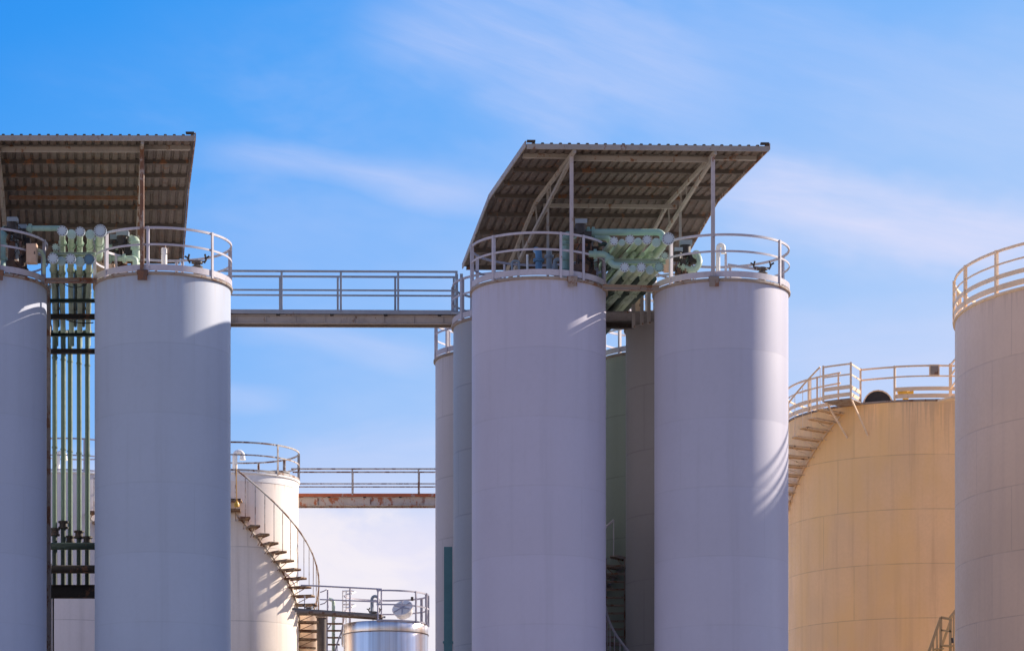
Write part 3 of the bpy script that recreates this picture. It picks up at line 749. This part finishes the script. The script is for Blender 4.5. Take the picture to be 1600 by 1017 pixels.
m_ = thing('stub_vent', at(256.5, 416, 73.1), 'white stub pipe with wire hooks behind the railing left of the footbridge', 'vent')
a = at(256.5, 418, 73.1); b = at(256.5, 388, 73.1)
MB().path([a, b], .075, 14).build('stub_pipe', M_white, m_)
mm = MB()
for q in (-1, 1):
    mm.path([b + Vector((0, 0, .02)), b + Vector((q * .11, -.03, -.0)), b + Vector((q * .12, -.03, -.12)), b + Vector((q * .05, -.03, -.17))], .011, 6)
mm.path([b, b + Vector((0, 0, .1))], .05, 10); mm.build('wire_hooks', M_rusty, m_)
# roof pieces on the right middle silo: frame struts behind the rail
for (x0, y0, x1, y1, D, lb) in ((1134, 396, 1134, 428, 74.9, 'short upright strut right of the gooseneck vent'), (1137, 414, 1184, 421, 74.4, 'low sloping white bar behind the railing, sunlit silo')):
    tag(MB().bar(at(x0, y0, D), at(x1, y1, D), .06, .06).build('strut', M_rail), lb, 'bar', 'loose struts on the silo top')

# ------------------------------------------------------------ footbridges
def bridge(xl, xr, D, wdt, zd, label, posts_n, posts_f, mats, deckm, beamm, railh=1.06, mid=.55, beam_h=.22, y_tilt=0.0, nb=8):
    root = thing('footbridge', ((Xp(xl, D) + Xp(xr, D)) / 2, D + wdt / 2, zd - .35), label, 'footbridge', 'steel footbridges between the tanks')
    X0, X1 = Xp(xl, D), Xp(xr, D)
    def Q(x, y, z): return Vector((x, y + (x - X0) * y_tilt, z))
    MB().bar(Q(X0, D + wdt / 2, zd - .035), Q(X1, D + wdt / 2, zd - .035), wdt - .04, .05).build('deck', deckm, root)
    for yo in (0, wdt):
        m = MB(); y = D + yo
        m.bar(Q(X0, y, zd - .035), Q(X1, y, zd - .035), .02, .11)
        e = m.build('deck_edge', mats if beamm is not M_rustbeam and yo == 0 else M_rustedge, root)
        m = MB(); y = D + (.1 if yo == 0 else wdt - .1); zb = zd - .12 - beam_h / 2
        m.bar(Q(X0, y, zb), Q(X1, y, zb), .012, beam_h); m.bar(Q(X0, y - .03, zb - beam_h / 2), Q(X1, y - .03, zb - beam_h / 2), .08, .014); m.bar(Q(X0, y - .03, zb + beam_h / 2), Q(X1, y - .03, zb + beam_h / 2), .08, .014)
        for k in range(nb):
            x = X0 + (X1 - X0) * (k + .5) / nb; m.box(Q(x, y - .03, zb), (.02, .06, beam_h - .02))
        m.build('girder', M_beamg if beamm is not M_rustbeam else M_rustgird, root)
    m = MB()
    for k in range(5):
        x = X0 + (X1 - X0) * (k + .06) / 4.4; m.box(Q(x, D + wdt / 2, zd - .10), (.10, wdt - .04, .06))
    m.build('cross_members', M_dark, root)
    for yo, posts in ((0, posts_n), (wdt, posts_f)):
        y = D + yo; xr_ = Q(X1, y, 0)
        m = MB().bar(Q(X0, y, zd + railh), Q(X1, y, zd + railh), .05, .05); gr = m.build('hand_rail', mats, root)
        MB().bar(Q(X0, y, zd + mid), Q(X1, y, zd + mid), .02, .045).build('mid_rail', mats, gr)
        for px in posts:
            x = Xp(px, y); MB().box(Q(x, y - .03, zd + railh / 2 - .03), (.055, .03, railh + .02)).build('post', mats if random.random() < .7 else M_railr if beamm is M_rustbeam else mats, gr)
    return root
M_brail = paint('bridge_rail_paint', (.34, .37, .43), .5, .12, rust=.16, grime=.3)
bridge(345, 715, 78.0, .62, Zp(484.5, 78), 'long upper grey footbridge between the left and middle silo groups', (440, 532.5, 622, 713), (437.5, 527.7, 617.4, 709), M_brail, M_deck, M_beamg, y_tilt=.018)
bridge(455, 700, 106.8, .72, Zp(771.5, 106.8), 'lower rust stained footbridge running from the winding stair tank to the third-row silo', (550.5, 654), (551.5, 655), M_railr, M_rustbeam, M_rustbeam, railh=.93, mid=.38, beam_h=.30, nb=3)
# link piece at the right end of the upper bridge
m = MB(); 
for px in (713.5, 721): m.bar(at(px, 492, 78.1), at(px, 428, 78.1), .08, .05, up=(0, 1, 0))
m.bar(at(713, 490, 78.1), at(742, 490, 77.0), .3, .05)
tag(m.build('bridge_gate', M_brail), 'grey gate posts where the upper footbridge meets the middle silos', 'gate')

# ------------------------------------------------------------ winding stairs
def winding(root, c, Rin, Rout, th0, dth, z0, rise, n, mats, treadm, rail_h=1.0, name='staircase', hb=.03, depth=.26, baluster=1, strm=None):
    c = Vector((c[0], c[1], 0))
    def P(r, th, z): return c + Vector((r * math.sin(R(th)), -r * math.cos(R(th)), z))
    fine = [k / 3 for k in range(0, (n - 1) * 3 + 1)]
    m = MB(); m.path([P(Rin + .03, th0 + dth * k, z0 - rise * k - .10) for k in fine], .03, 6)
    st = m.build(name, strm or mats, root)
    m = MB(); m.path([P(Rout, th0 + dth * k, z0 - rise * k + rail_h) for k in fine], .032, 8); m.build('hand_rail', mats, st)
    for k in range(n):
        th = th0 + dth * k; z = z0 - rise * k; rot = Matrix.Rotation(R(th), 3, 'Z')
        mid = P((Rin + Rout) / 2, th, z)
        m = MB().box(mid, (depth, Rout - Rin, .035), rot)
        m.box(mid + rot @ Vector((-depth / 2 + .006, 0, -.03)), (.012, Rout - Rin, .06), rot)
        m.box(mid + rot @ Vector((depth / 2 - .006, 0, -.03)), (.012, Rout - Rin, .06), rot)
        # bracket strut back to the shell
        m.path([P(Rout - .1, th, z - .03), P(Rin - .005, th, z - .32)], .014, 5)
        m.build('tread', treadm, st)
        if k % baluster == 0:
            MB().path([P(Rout, th, z), P(Rout, th, z + rail_h)], hb * .5, 6).build('baluster', mats, st)
    return st

# tank with the winding stair (background left)
JD = 105.0; JR = 95 / F * JD; JX = Xp(371, JD); JZ = Zp(755, JD) + .05
MJ = paint('stair_tank_paint', (.84, .76, .68), .5, .06, streak_col=(.42, .36, .28), streak=.35, top=(JZ, 1.2, .6, (.45, .30, .14)), seams=(JZ, 2.65, R(15), JR, .45), bump=.12)
GT = 'white round tanks behind the silos'
tj = silo('storage_tank', JX, JD, JR, JZ, 'white tank with a rusty stair winding round its right side, behind the front silo', 'tank', GT, MJ, posts=(45, 100, 135, 165, -20, 220, 290), h=2.65, rim_mat=M_white, lip=.06,
          railkw=dict(top=1.08, mid=.63, toe=(.02, .10)), rails_mat=M_railr)
MB().lathe((JX, JD, 0), [(JR + .012, JZ - .32), (JR + .012, JZ - .06)], 96).build('top_band', M_white, tj)
winding(tj, (JX, JD), JR + .01, 127 / F * JD, 4, 6.85, Zp(797, JD - 2.6), .281, 21, M_railr, M_tread, rail_h=1.42, depth=.36)
# landing plate
m = MB().box((JX - .25, JD - JR - .35, Zp(784, 102.6) + .02), (1.3, .72, .04)); m.box((JX - .25, JD - JR - .7, Zp(784, 102.6) - .02), (1.3, .02, .12)); m.build('landing', M_tread, tj)
ro = MB().path([at(369, 725, 101.8), at(369.5, 760, 101.75), at(370, 784, 101.7)], .018, 6); rr = tag(ro.build('hanging_rope', M_orange), 'orange rope hanging from the stair rail by the front silo edge', 'rope')
m = MB(); c = at(370, 787, 101.7); m.lathe(c - Vector((0, 0, .12)), [(.001, 0), (.09, .02), (.1, .1), (.05, .2), (.001, .24)], 10); m.build('knot', M_yel, rr)
# roof hatch on that tank
hb_ = thing('roof_hatch', (Xp(438, JD - .6), JD - .6, JZ), 'round rusty roof hatch behind the railing of the winding stair tank', 'hatch')
m = MB().lathe((Xp(434, JD - .6), JD - .6, JZ + .02), [(.40, 0), (.40, .18), (.44, .18), (.44, .24), (.001, .30)], 24); m.build('cover', M_truss, hb_, auto=30)

# tank seen between the risers
KD = 105.5; KX = Xp(112, KD); KR = 95 / F * KD; KZ = Zp(752, KD)
MK = paint('gap_tank_paint', (.74, .68, .66), .5, .06, streak_col=(.42, .38, .36), streak=.3, seams=(KZ, 2.65, R(50), KR, .4), bump=.12)
tk = silo('storage_tank', KX, KD, KR, KZ, 'white tank seen only through the gap behind the green risers', 'tank', GT, MK, posts=(-60, -25, 20, 60, 140, 180, 230), h=2.65, rim_mat=M_white, railkw=dict(top=1.2, mid=.6, toe=(.02, .08)))
winding(tk, (KX, KD), KR + .01, KR + .75, 24, 7, Zp(800, KD - 2.5), .281, 14, M_railr, M_tread, rail_h=1.2)

# ------------------------------------------------------------ stainless tank and its neighbours
chrome = bpy.data.materials.new('stainless_steel'); chrome.use_nodes = True
n = NT(chrome.node_tree); bs = chrome.node_tree.nodes['Principled BSDF']
O = n.new('ShaderNodeTexCoord').outputs['Object']
bs.inputs['Metallic'].default_value = 1.0
bnd = n.noise(n.mapping(O, (0, 0, 0), (1.4, 1.4, .02)), 2.2, 4, .6)
n.l.new(n.mix(n.mr(bnd, .35, .65), (.70, .58, .50), (.98, .93, .88)), bs.inputs['Base Color'])
n.l.new(n.mr(bnd, .3, .7, .30, .44), bs.inputs['Roughness'])
bp = n.new('ShaderNodeBump'); bp.inputs['Strength'].default_value = .25; bp.inputs['Distance'].default_value = .03
n.l.new(n.noise(n.mapping(O, (0, 0, 0), (1, 1, .1)), 1.6, 2), bp.inputs['Height']); n.l.new(bp.outputs[0], bs.inputs['Normal'])
LD = 103.0; LX = Xp(603, LD); LR = 66 / F * LD; LZ = Zp(976, LD)
tl = thing('steel_tank', (LX, LD, 0), 'shiny stainless steel tank at the bottom centre', 'tank')
MB().lathe((LX, LD, 0), [(LR, 0), (LR, LZ - .38), (LR - .006, LZ - .36), (LR, LZ - .34), (LR, LZ - .03), (LR - .03, LZ)], 96).build('shell', chrome, tl, auto=50)
MB().lathe((LX, LD, 0), [(LR - .03, LZ), (.3, LZ + .12), (.001, LZ + .13)], 64).build('roof_plate', chrome, tl)
MB().arc((LX, LD, 0), LR, LR + .02, LZ - .385, LZ - .355).build('weld_band', M_rim, tl)
# its ring platform rail
guard_rail(tl, (LX, LD), LR + .02, LZ + .0, (-8, 46, 72, 100, 125, 160, 200, 240), M_rail, top=1.08, mid=.58, toe=(-.03, .03), a0=R(-10), a1=R(260), pw=.05)
# big round manway leaning on the top
mw_ = thing('manway', at(629, 962, 102.4), 'white tilted round manway on top of the stainless tank', 'hatch')
c = at(629, 950, 102.4); ax = Vector((-.25, -.72, .65)).normalized()
m = MB().path([c - ax * .25, c - ax * .06, c - ax * .05, c + ax * .03, c + ax * .04], [.31, .31, .38, .38, .33], 28); m.build('barrel', M_white, mw_, auto=30)
sdv = ax.cross(Vector((0, 0, 1))).normalized(); upv = sdv.cross(ax)
m = MB()
for k in range(3):
    t = k * math.pi / 3 + .3; d = sdv * math.cos(t) + upv * math.sin(t)
    m.bar(c + ax * .055 - d * .34, c + ax * .055 + d * .34, .03, .03, up=ax)
m.build('cross_straps', M_rail, mw_)
vent(581, 102.6, 958, 931, .055, .12, M_blueg, 'grey gooseneck vent on the stainless tank', group='white gooseneck vents on the tank roofs')
small_valve(585, 957, 102.0, .9, 'small black valve at the end of the catwalk on the stainless tank')
o = MB().path([at(644, 932, 101.8), at(644, 938, 101.8)], .05, 10); tag(o.build('rail_lamp', M_dark), 'tiny dark fitting clipped to the rail above the stainless tank', 'fitting')

# catwalk from the stair tank
cw = thing('catwalk', at(540, 958, 103.0), 'grey catwalk between the winding stair and the stainless tank', 'catwalk')
p0, p1 = at(462, 952.5, 102.8), at(597, 962, 101.9)
MB().bar(p0, p1, .75, .07).build('deck', M_grate, cw)
m = MB()
for s_ in (-1, 1): m.bar(p0 + Vector((0, s_ * .37, -.05)), p1 + Vector((0, s_ * .37, -.05)), .03, .12)
m.build('deck_edge', M_deck, cw)
hr = MB(); q0, q1 = at(487, 914.5, 102.4), at(597, 920, 101.5)
hr.path([at(470, 914, 102.5), q0, q1], .03, 8); hr = hr.build('hand_rail', M_rail, cw)
MB().path([at(500, 936, 102.4), at(597, 940, 101.5)], .024, 8).build('mid_rail', M_rail, hr)
for px in (547, 596): MB().path([at(px, 916 + (px - 487) * .045, 102.0), at(px, 962, 102.0)], .03, 8).build('post', M_rail, hr)
MB().path([at(512, 921, 103.2), at(512, 956, 103.2)], .032, 8).build('post', M_rail, hr)
MB().path([at(476, 930, 103.2), at(476, 953, 103.2)], .02, 8).build('post', M_rail, hr)
m = MB().path([at(500, 925, 103.4), at(506, 923, 103.4), at(511, 920, 103.3)], .02, 6); m.path([at(500, 944, 103.4), at(507, 942, 103.4), at(511, 938, 103.3)], .02, 6); m.build('chain', M_rail, hr)
small_valve(483, 950, 102.6, .8, 'small black valve on the catwalk beside the winding stair')
cyl_fitting('pipe_run', [at(521, 1040, 103.6), at(521, 938, 103.6), at(514, 935, 103.6)], .06, M_greenp, 'pale green bent pipe rising behind the catwalk', flanges=())
# ladder hoop behind
lc = thing('cage_ladder', at(541, 985, 103.8), 'white caged ladder sticking up behind the catwalk', 'ladder')
m = MB()
for px in (535.5, 541): m.path([at(px, 1010, 103.8), at(px, 922, 103.8)], .026, 6)
m.build('rails', M_white, lc)
for yy_ in (923, 944):
    m = MB().path([at(535, yy_, 103.8), at(549, yy_ - .5, 103.8), at(555, yy_ + 1.5, 103.5), at(549, yy_ + 4, 103.1), at(540, yy_ + 5.5, 103.1)], .032, 6); m.build('hoop', M_white, lc)
m = MB()
for k in range(9): m.path([at(535.5, 930 + k * 9, 103.8), at(541, 930 + k * 9, 103.8)], .014, 5)
m.build('rungs', M_white, lc)
# small cylinders below the catwalk
MM_ = paint('tan_vessel_paint', (.78, .64, .50), .5, .1, streak_col=(.30, .20, .12), streak=.4, rust=.1, grime=.2)
vz = Zp(957, 106.5)
silo('vessel', Xp(482, 106.5), 106.5, 20 / F * 106.5, vz, 'slim tan vessel seen through the lowest stair treads', 'vessel', None, MM_, h=2.2, rim_mat=M_rim)
silo('vessel', Xp(503, 105.2), 105.2, 7.5 / F * 105.2, Zp(963, 105.2), 'dark narrow vessel between the two stairs at the bottom', 'vessel', None, M_purl, h=2.2, rim_mat=M_rim)
# small flight of stairs at the bottom
sf = thing('stair_flight', (Xp(525, 103), 103.0, 0), 'narrow dark stair flight left of the stainless tank', 'stairs')
st = MB().path([at(511, 1060, 103), at(511, 962, 103)], .03, 8).build('stringer', M_rail, sf)
for k in range(12):
    y = 974 + k * 10.6; xr = 535 - max(0, k - 1) * 2.4
    xr = min(xr, 535)
    z_ = Zp(y, 103); x0, x1 = Xp(511, 103), Xp(max(xr, 518), 103)
    MB().box(((x0 + x1) / 2, 103 + .05 * k, z_), (x1 - x0, .26, .04)).build('tread', M_tread, st)
m = MB().path([at(538, 964, 102.9), at(534, 985, 102.9), at(527, 1004, 102.9), at(521, 1030, 102.9), at(519, 1060, 102.9)], .028, 8); m.path([at(511, 984, 102.9), at(525, 964, 102.9)], .02, 6); m.build('hand_rail', M_rail, sf)
for (x, y) in ((534, 985), (527, 1004)): MB().path([at(x, y, 102.9), at(x, y + 22, 102.9)], .012, 5).build('baluster', M_rail, sf)

# ------------------------------------------------------------ cream tank with stair
TD = 108.0; QA = TD / 86.3; TR = 205 / F * TD; TX = Xp(1432, TD); TZ2 = Zp(624, TD - TR)
MA = paint('cream_tank_paint', (.92, .62, .32), .5, .08, streak_col=(.62, .37, .18), streak=.5, top=(TZ2 - .03, 4.2, .42, (.50, .34, .20)),
           seams=(TZ2, 1.95, R(25), TR, .38), seam_col=(.32, .18, .09), patch=((.92, .60, .24), .38, .62, .7), bump=.12)
ta = silo('storage_tank', TX, TD, TR, TZ2, 'cream orange tank with stained sides and a stair at its left', 'tank', 'large cream tanks', MA, h=1.95, rim_mat=M_rim, lip=.05,
          posts=())
A1 = th_of(1398, (TX, TD), TR); A0 = th_of(1345.5, (TX, TD), TR); A29 = th_of(1329, (TX, TD), TR + QA); AL = th_of(1286, (TX, TD), TR + QA)
gr_ = guard_rail(ta, (TX, TD), TR + .03, TZ2 + .012, ('f1398', 'f1485.5', 30, 70, 100, 130, 160, 190, 220, 250, 276, 300), M_railc,
           top=.98 * QA, mid=.68 * QA, toe=(.04 * QA, .16 * QA), extra=(.25 * QA, .36 * QA), bar=.06, pw=.075, a0=R(A1), a1=R(298))
for z_ in (.98 * QA, .68 * QA): MB().arc((TX, TD, 0), TR + .01, TR + .035, TZ2 + z_ - .06, TZ2 + z_, R(A0), R(A1), 8).build('gap_rail', M_railc, gr_)
winding(ta, (TX, TD), TR + .01, TR + 1.0 * QA, AL - 1.2, -3.75, TZ2 - .22 * QA, .222 * QA, 17, M_railc, M_treadc, rail_h=1.20 * QA, depth=.25 * QA, hb=.022)
# landing at the stair head
def TP(r, th, z): return Vector((TX + r * math.sin(R(th)), TD - r * math.cos(R(th)), z))
ld = MB()
ld.arc((TX, TD, 0), TR + .02, TR + QA, TZ2 - .06, TZ2 - .02, R(AL), R(A29), 8); ld = ld.build('landing', M_deck, ta)
m = MB()
for th in (AL + .8, th_of(1329, (TX, TD), TR + QA)): m.bar(TP(TR + QA * .95, th, TZ2 - .05), TP(TR, th + 1.5, TZ2 - .95 * QA), .05, .05)
m.build('knee_brace', M_railc, ld)
m = MB(); rail = []
for z_, hh in ((.98 * QA, .06), (.68 * QA, .055), (.36 * QA, .14), (.15 * QA, .14)):
    m.arc((TX, TD, 0), TR + QA - .02, TR + QA, TZ2 + z_ - hh, TZ2 + z_, R(AL), R(A29), 8)
    m.bar(TP(TR + QA - .01, A29, TZ2 + z_ - hh / 2), TP(TR + .04, A0, TZ2 + z_ - hh / 2), .02, hh)
lr = m.build('landing_rail', M_railc, ta)
for th, r in ((AL, QA - .01), (th_of(1329, (TX, TD), TR + QA), QA - .01), (A0, .05)):
    MB().bar(TP(TR + r, th, TZ2 - .05), TP(TR + r, th, TZ2 + QA), .07, .05, up=(0, 1, 0)).build('post', M_railc, lr)
# ring rail left part (behind the stair)
m = MB()
for z_, hh in ((.98 * QA, .06), (.68 * QA, .055), (.36 * QA, .13), (.16 * QA, .14)): m.arc((TX, TD, 0), TR + .0, TR + .03, TZ2 + z_ - hh, TZ2 + z_, R(-68), R(AL - 1), 20)
lr = m.build('side_rail', M_railc, ta)
for th in (AL - 2, AL - 14): MB().bar(TP(TR + .03, th, TZ2), TP(TR + .03, th, TZ2 + .98 * QA), .06, .04, up=(0, 1, 0)).build('post', M_railc, lr)
# black dome manway
c = at(1372, 627.5, TD - TR + .75); hz = Zp(632, c.y)
dm = thing('manway', (c.x, c.y, hz), 'dark arched manway on the front edge of the cream tank roof', 'hatch')
rr_ = .44 * QA * .98; zc = Zp(628, c.y)
m = MB(); seg = 10
oct_ = [(math.cos(math.pi * k / seg), math.sin(math.pi * k / seg)) for k in range(seg + 1)]
for (r0, r1, y0, y1, mt, nm) in ((rr_ * .92, rr_, -.04, .35, M_railc, 'hood'),):
    vs = []; 
    for (ca, sa) in oct_:
        for r_, y_ in ((r0, y0), (r1, y0), (r1, y1), (r0, y1)): vs.append(Vector((c.x + ca * r_, c.y + y_, hz + sa * r_ * .98)))
    fs = []
    for k in range(seg):
        for i in range(4):
            j = (i + 1) % 4; fs.append((k * 4 + i, k * 4 + j, (k + 1) * 4 + j, (k + 1) * 4 + i))
    fs += [(0, 1, 2, 3), tuple(seg * 4 + i for i in (3, 2, 1, 0))]
    m.add(vs, fs); m.build(nm, mt, dm)
m = MB(); vs = [Vector((c.x + ca * rr_ * .925, c.y, hz + sa * rr_ * .925)) for ca, sa in oct_] + [Vector((c.x + ca * rr_ * .925, c.y + .3, hz + sa * rr_ * .925)) for ca, sa in oct_]
k1 = seg + 1; m.add(vs, [tuple(reversed(range(k1)))] + [tuple(range(k1, 2 * k1))] + [(i, i + 1, k1 + i + 1, k1 + i) for i in range(seg)] + [(seg, 0, k1, 2 * k1 - 1)])
m.build('cover_plate', M_dark, dm)
c = at(1415, 614, TD - TR + .9)
yv = thing('yellow_valve', (c.x, c.y, TZ2), 'yellow valve between the boards of the cream tank railing', 'valve')
m = MB().path([Vector((c.x, c.y, TZ2)), c + Vector((0, 0, .1))], .11, 12); m.path([c + Vector((-.26, 0, 0)), c + Vector((.26, 0, .0))], .08, 12); m.build('valve_body', M_yel, yv)
m = MB(); 
for q in (-.25, 0, .25): m.path([c + Vector((q - .025, 0, .0)), c + Vector((q + .025, 0, .0))], .115, 14)
m.path([c + Vector((-.3, 0, .03)), c + Vector((-.15, 0, .06))], .03, 8); m.build('flanges', M_yel, yv)
m = MB().path([c + Vector((0, 0, .08)), c + Vector((0, 0, .16))], .03, 8); m.path([c + Vector((-.07, 0, .17)), c + Vector((.07, 0, .17))], .03, 8); m.build('stem', M_railc, yv)
# box hung on the rail
D_ = TD - TR + .05; a = at(1451.5, 588, D_ - .05); b = at(1467.5, 570, D_ - .05)
sb = thing('rail_box', ((a.x + b.x) / 2, D_ - .06, a.z), 'small brown box hung on the railing of the cream tank', 'box')
cc = Vector(((a.x + b.x) / 2, D_ - .10, (a.z + b.z) / 2))
MB().box(cc, (b.x - a.x, .08, b.z - a.z)).build('case', M_railc, sb)
MB().box(cc + Vector((0, -.045, .0)), ((b.x - a.x) * .78, .012, (b.z - a.z) * .74)).build('front_panel', M_deck, sb)
m = MB()
for q in (-1, 0, 1): m.box(cc + Vector((q * .1, -.02, -(b.z - a.z) / 2)), (.05, .07, .04))
m.build('clips', M_railc, sb)

# ------------------------------------------------------------ right hand tank
RD = 83.8; RR = 6.17; RX = Xp(1491.5, RD) + RR * 1.013; RZ = 19.95; QR = 83.8 / 72.6
MRt = paint('grey_tank_paint', (.70, .53, .41), .5, .06, streak_col=(.52, .38, .32), streak=.3, top=(RZ - .03, 1.2, .3, (.42, .30, .22)),
            seams=(RZ, 1.82, R(-57), RR, .42), seam_col=(.34, .24, .20), bump=.12)
tr_ = silo('storage_tank', RX, RD, RR, RZ, 'large pinkish grey tank cut off by the right edge of the photo', 'tank', 'large cream tanks', MRt, h=1.82, rim_mat=M_railc, lip=.06,
           posts=('f1489.5', 'f1508', 'f1556.5', 'b1500', -22, 5, 30, 60, 90, 120, 150, 180, 205, 230, 250, 262), rails_mat=M_railc,
           railkw=dict(top=1.06 * QR, mid=.72 * QR, toe=(.06 * QR, .20 * QR), extra=(.34 * QR, .45 * QR), bar=.07, pw=.085), seg=144)
# ladder bracket at the junction of the two tanks
br = thing('link_bridge', at(1487, 628, 101.5), 'small cream rail link between the cream tank and the right hand tank', 'footbridge')
m = MB().bar(at(1478, 626, 102.5), at(1500, 620, 98.0), .6, .06); dk = m.build('deck', M_railc, br)
m = MB()
for yo in (570, 586, 606): m.bar(at(1485, yo, 102.4), at(1497, yo - 14, 98), .05, .06)
m.bar(at(1485, 624, 102.4), at(1485, 568, 102.4), .10, .08, up=(0, 1, 0)); m.build('hand_rail', M_railc, br)
# cream stair low at the right
ls = thing('stair_flight', (Xp(1470, 97), 97, 0), 'cream steel stair with handrails at the lower right, in front of the cream tank', 'stairs')
D_ = 97.0
m = MB(); m.bar(at(1470, 964, D_), at(1447, 1030, D_), .08, .09); m.bar(at(1486, 967, D_ + .6), at(1463, 1033, D_ + .6), .07, .08); m.bar(at(1470, 964, D_), at(1486, 967, D_), .08, .08)
m.bar(at(1484, 966, D_ + .3), at(1500, 945, D_), .08, .09)
hr = m.build('hand_rail', M_stair, ls)
for (x, y) in ((1470, 964), (1464, 980), (1458, 998), (1485, 966), (1490, 958)): MB().bar(at(x, y, D_), at(x, y + 75, D_), .09 if x in (1470, 1485) else .045, .06, up=(0, 1, 0)).build('post', M_stair, hr)
m = MB(); m.bar(at(1470, 984, D_), at(1486, 986, D_), .06, .06); m.bar(at(1470, 1008, D_), at(1488, 1009, D_), .3, .05); m.build('landing', M_stair, ls)
for k in range(6):
    a = at(1466 - k * 6, 1014 + k * 14, D_ + .1); MB().box(a, (.3, .6, .035)).build('tread', M_stair, ls)
small = MB().path([at(1488, 996, D_ - .2), at(1489, 1004, D_ - .2)], .05, 8); tag(small.build('padlock', M_dark), 'small dark fitting on the cream stair at the lower right', 'fitting')

# ------------------------------------------------------------ stairs in the gap between the middle silos
s1 = thing('winding_stair', (HX, HY_, 0), 'dark stair winding down the third-row silo in the gap', 'stairs', 'dark stairs in the gap')
winding(s1, (HX, HY_), SR + .01, SR + .72, -34 + 0, -8.5, Zp(872, HY_ - 1.5), .235, 5, M_rail, M_rim, rail_h=1.0, name='stringer')
lf = MB()
for px in (947, 976): lf.path([at(px, 1040, 80.6), at(px, 872, 80.6)], .025, 6)
lf = lf.build('lower_flight', M_rim, s1)
for k in range(13):
    y = 884 + k * 12.3; a_ = at(961, y, 80.5 - .04 * k)
    MB().box(a_, (.52, .24, .035)).build('tread', M_rim, lf)
s2 = thing('winding_stair', (GX, GY, 0), 'dark stair with a handrail curving down the second-row silo in the gap', 'stairs', 'dark stairs in the gap')
winding(s2, (GX, GY), SR + .01, SR + .55, -88, 7.5, Zp(1005, GY), .26, 9, M_rail, M_rim, rail_h=1.0, name='stringer')
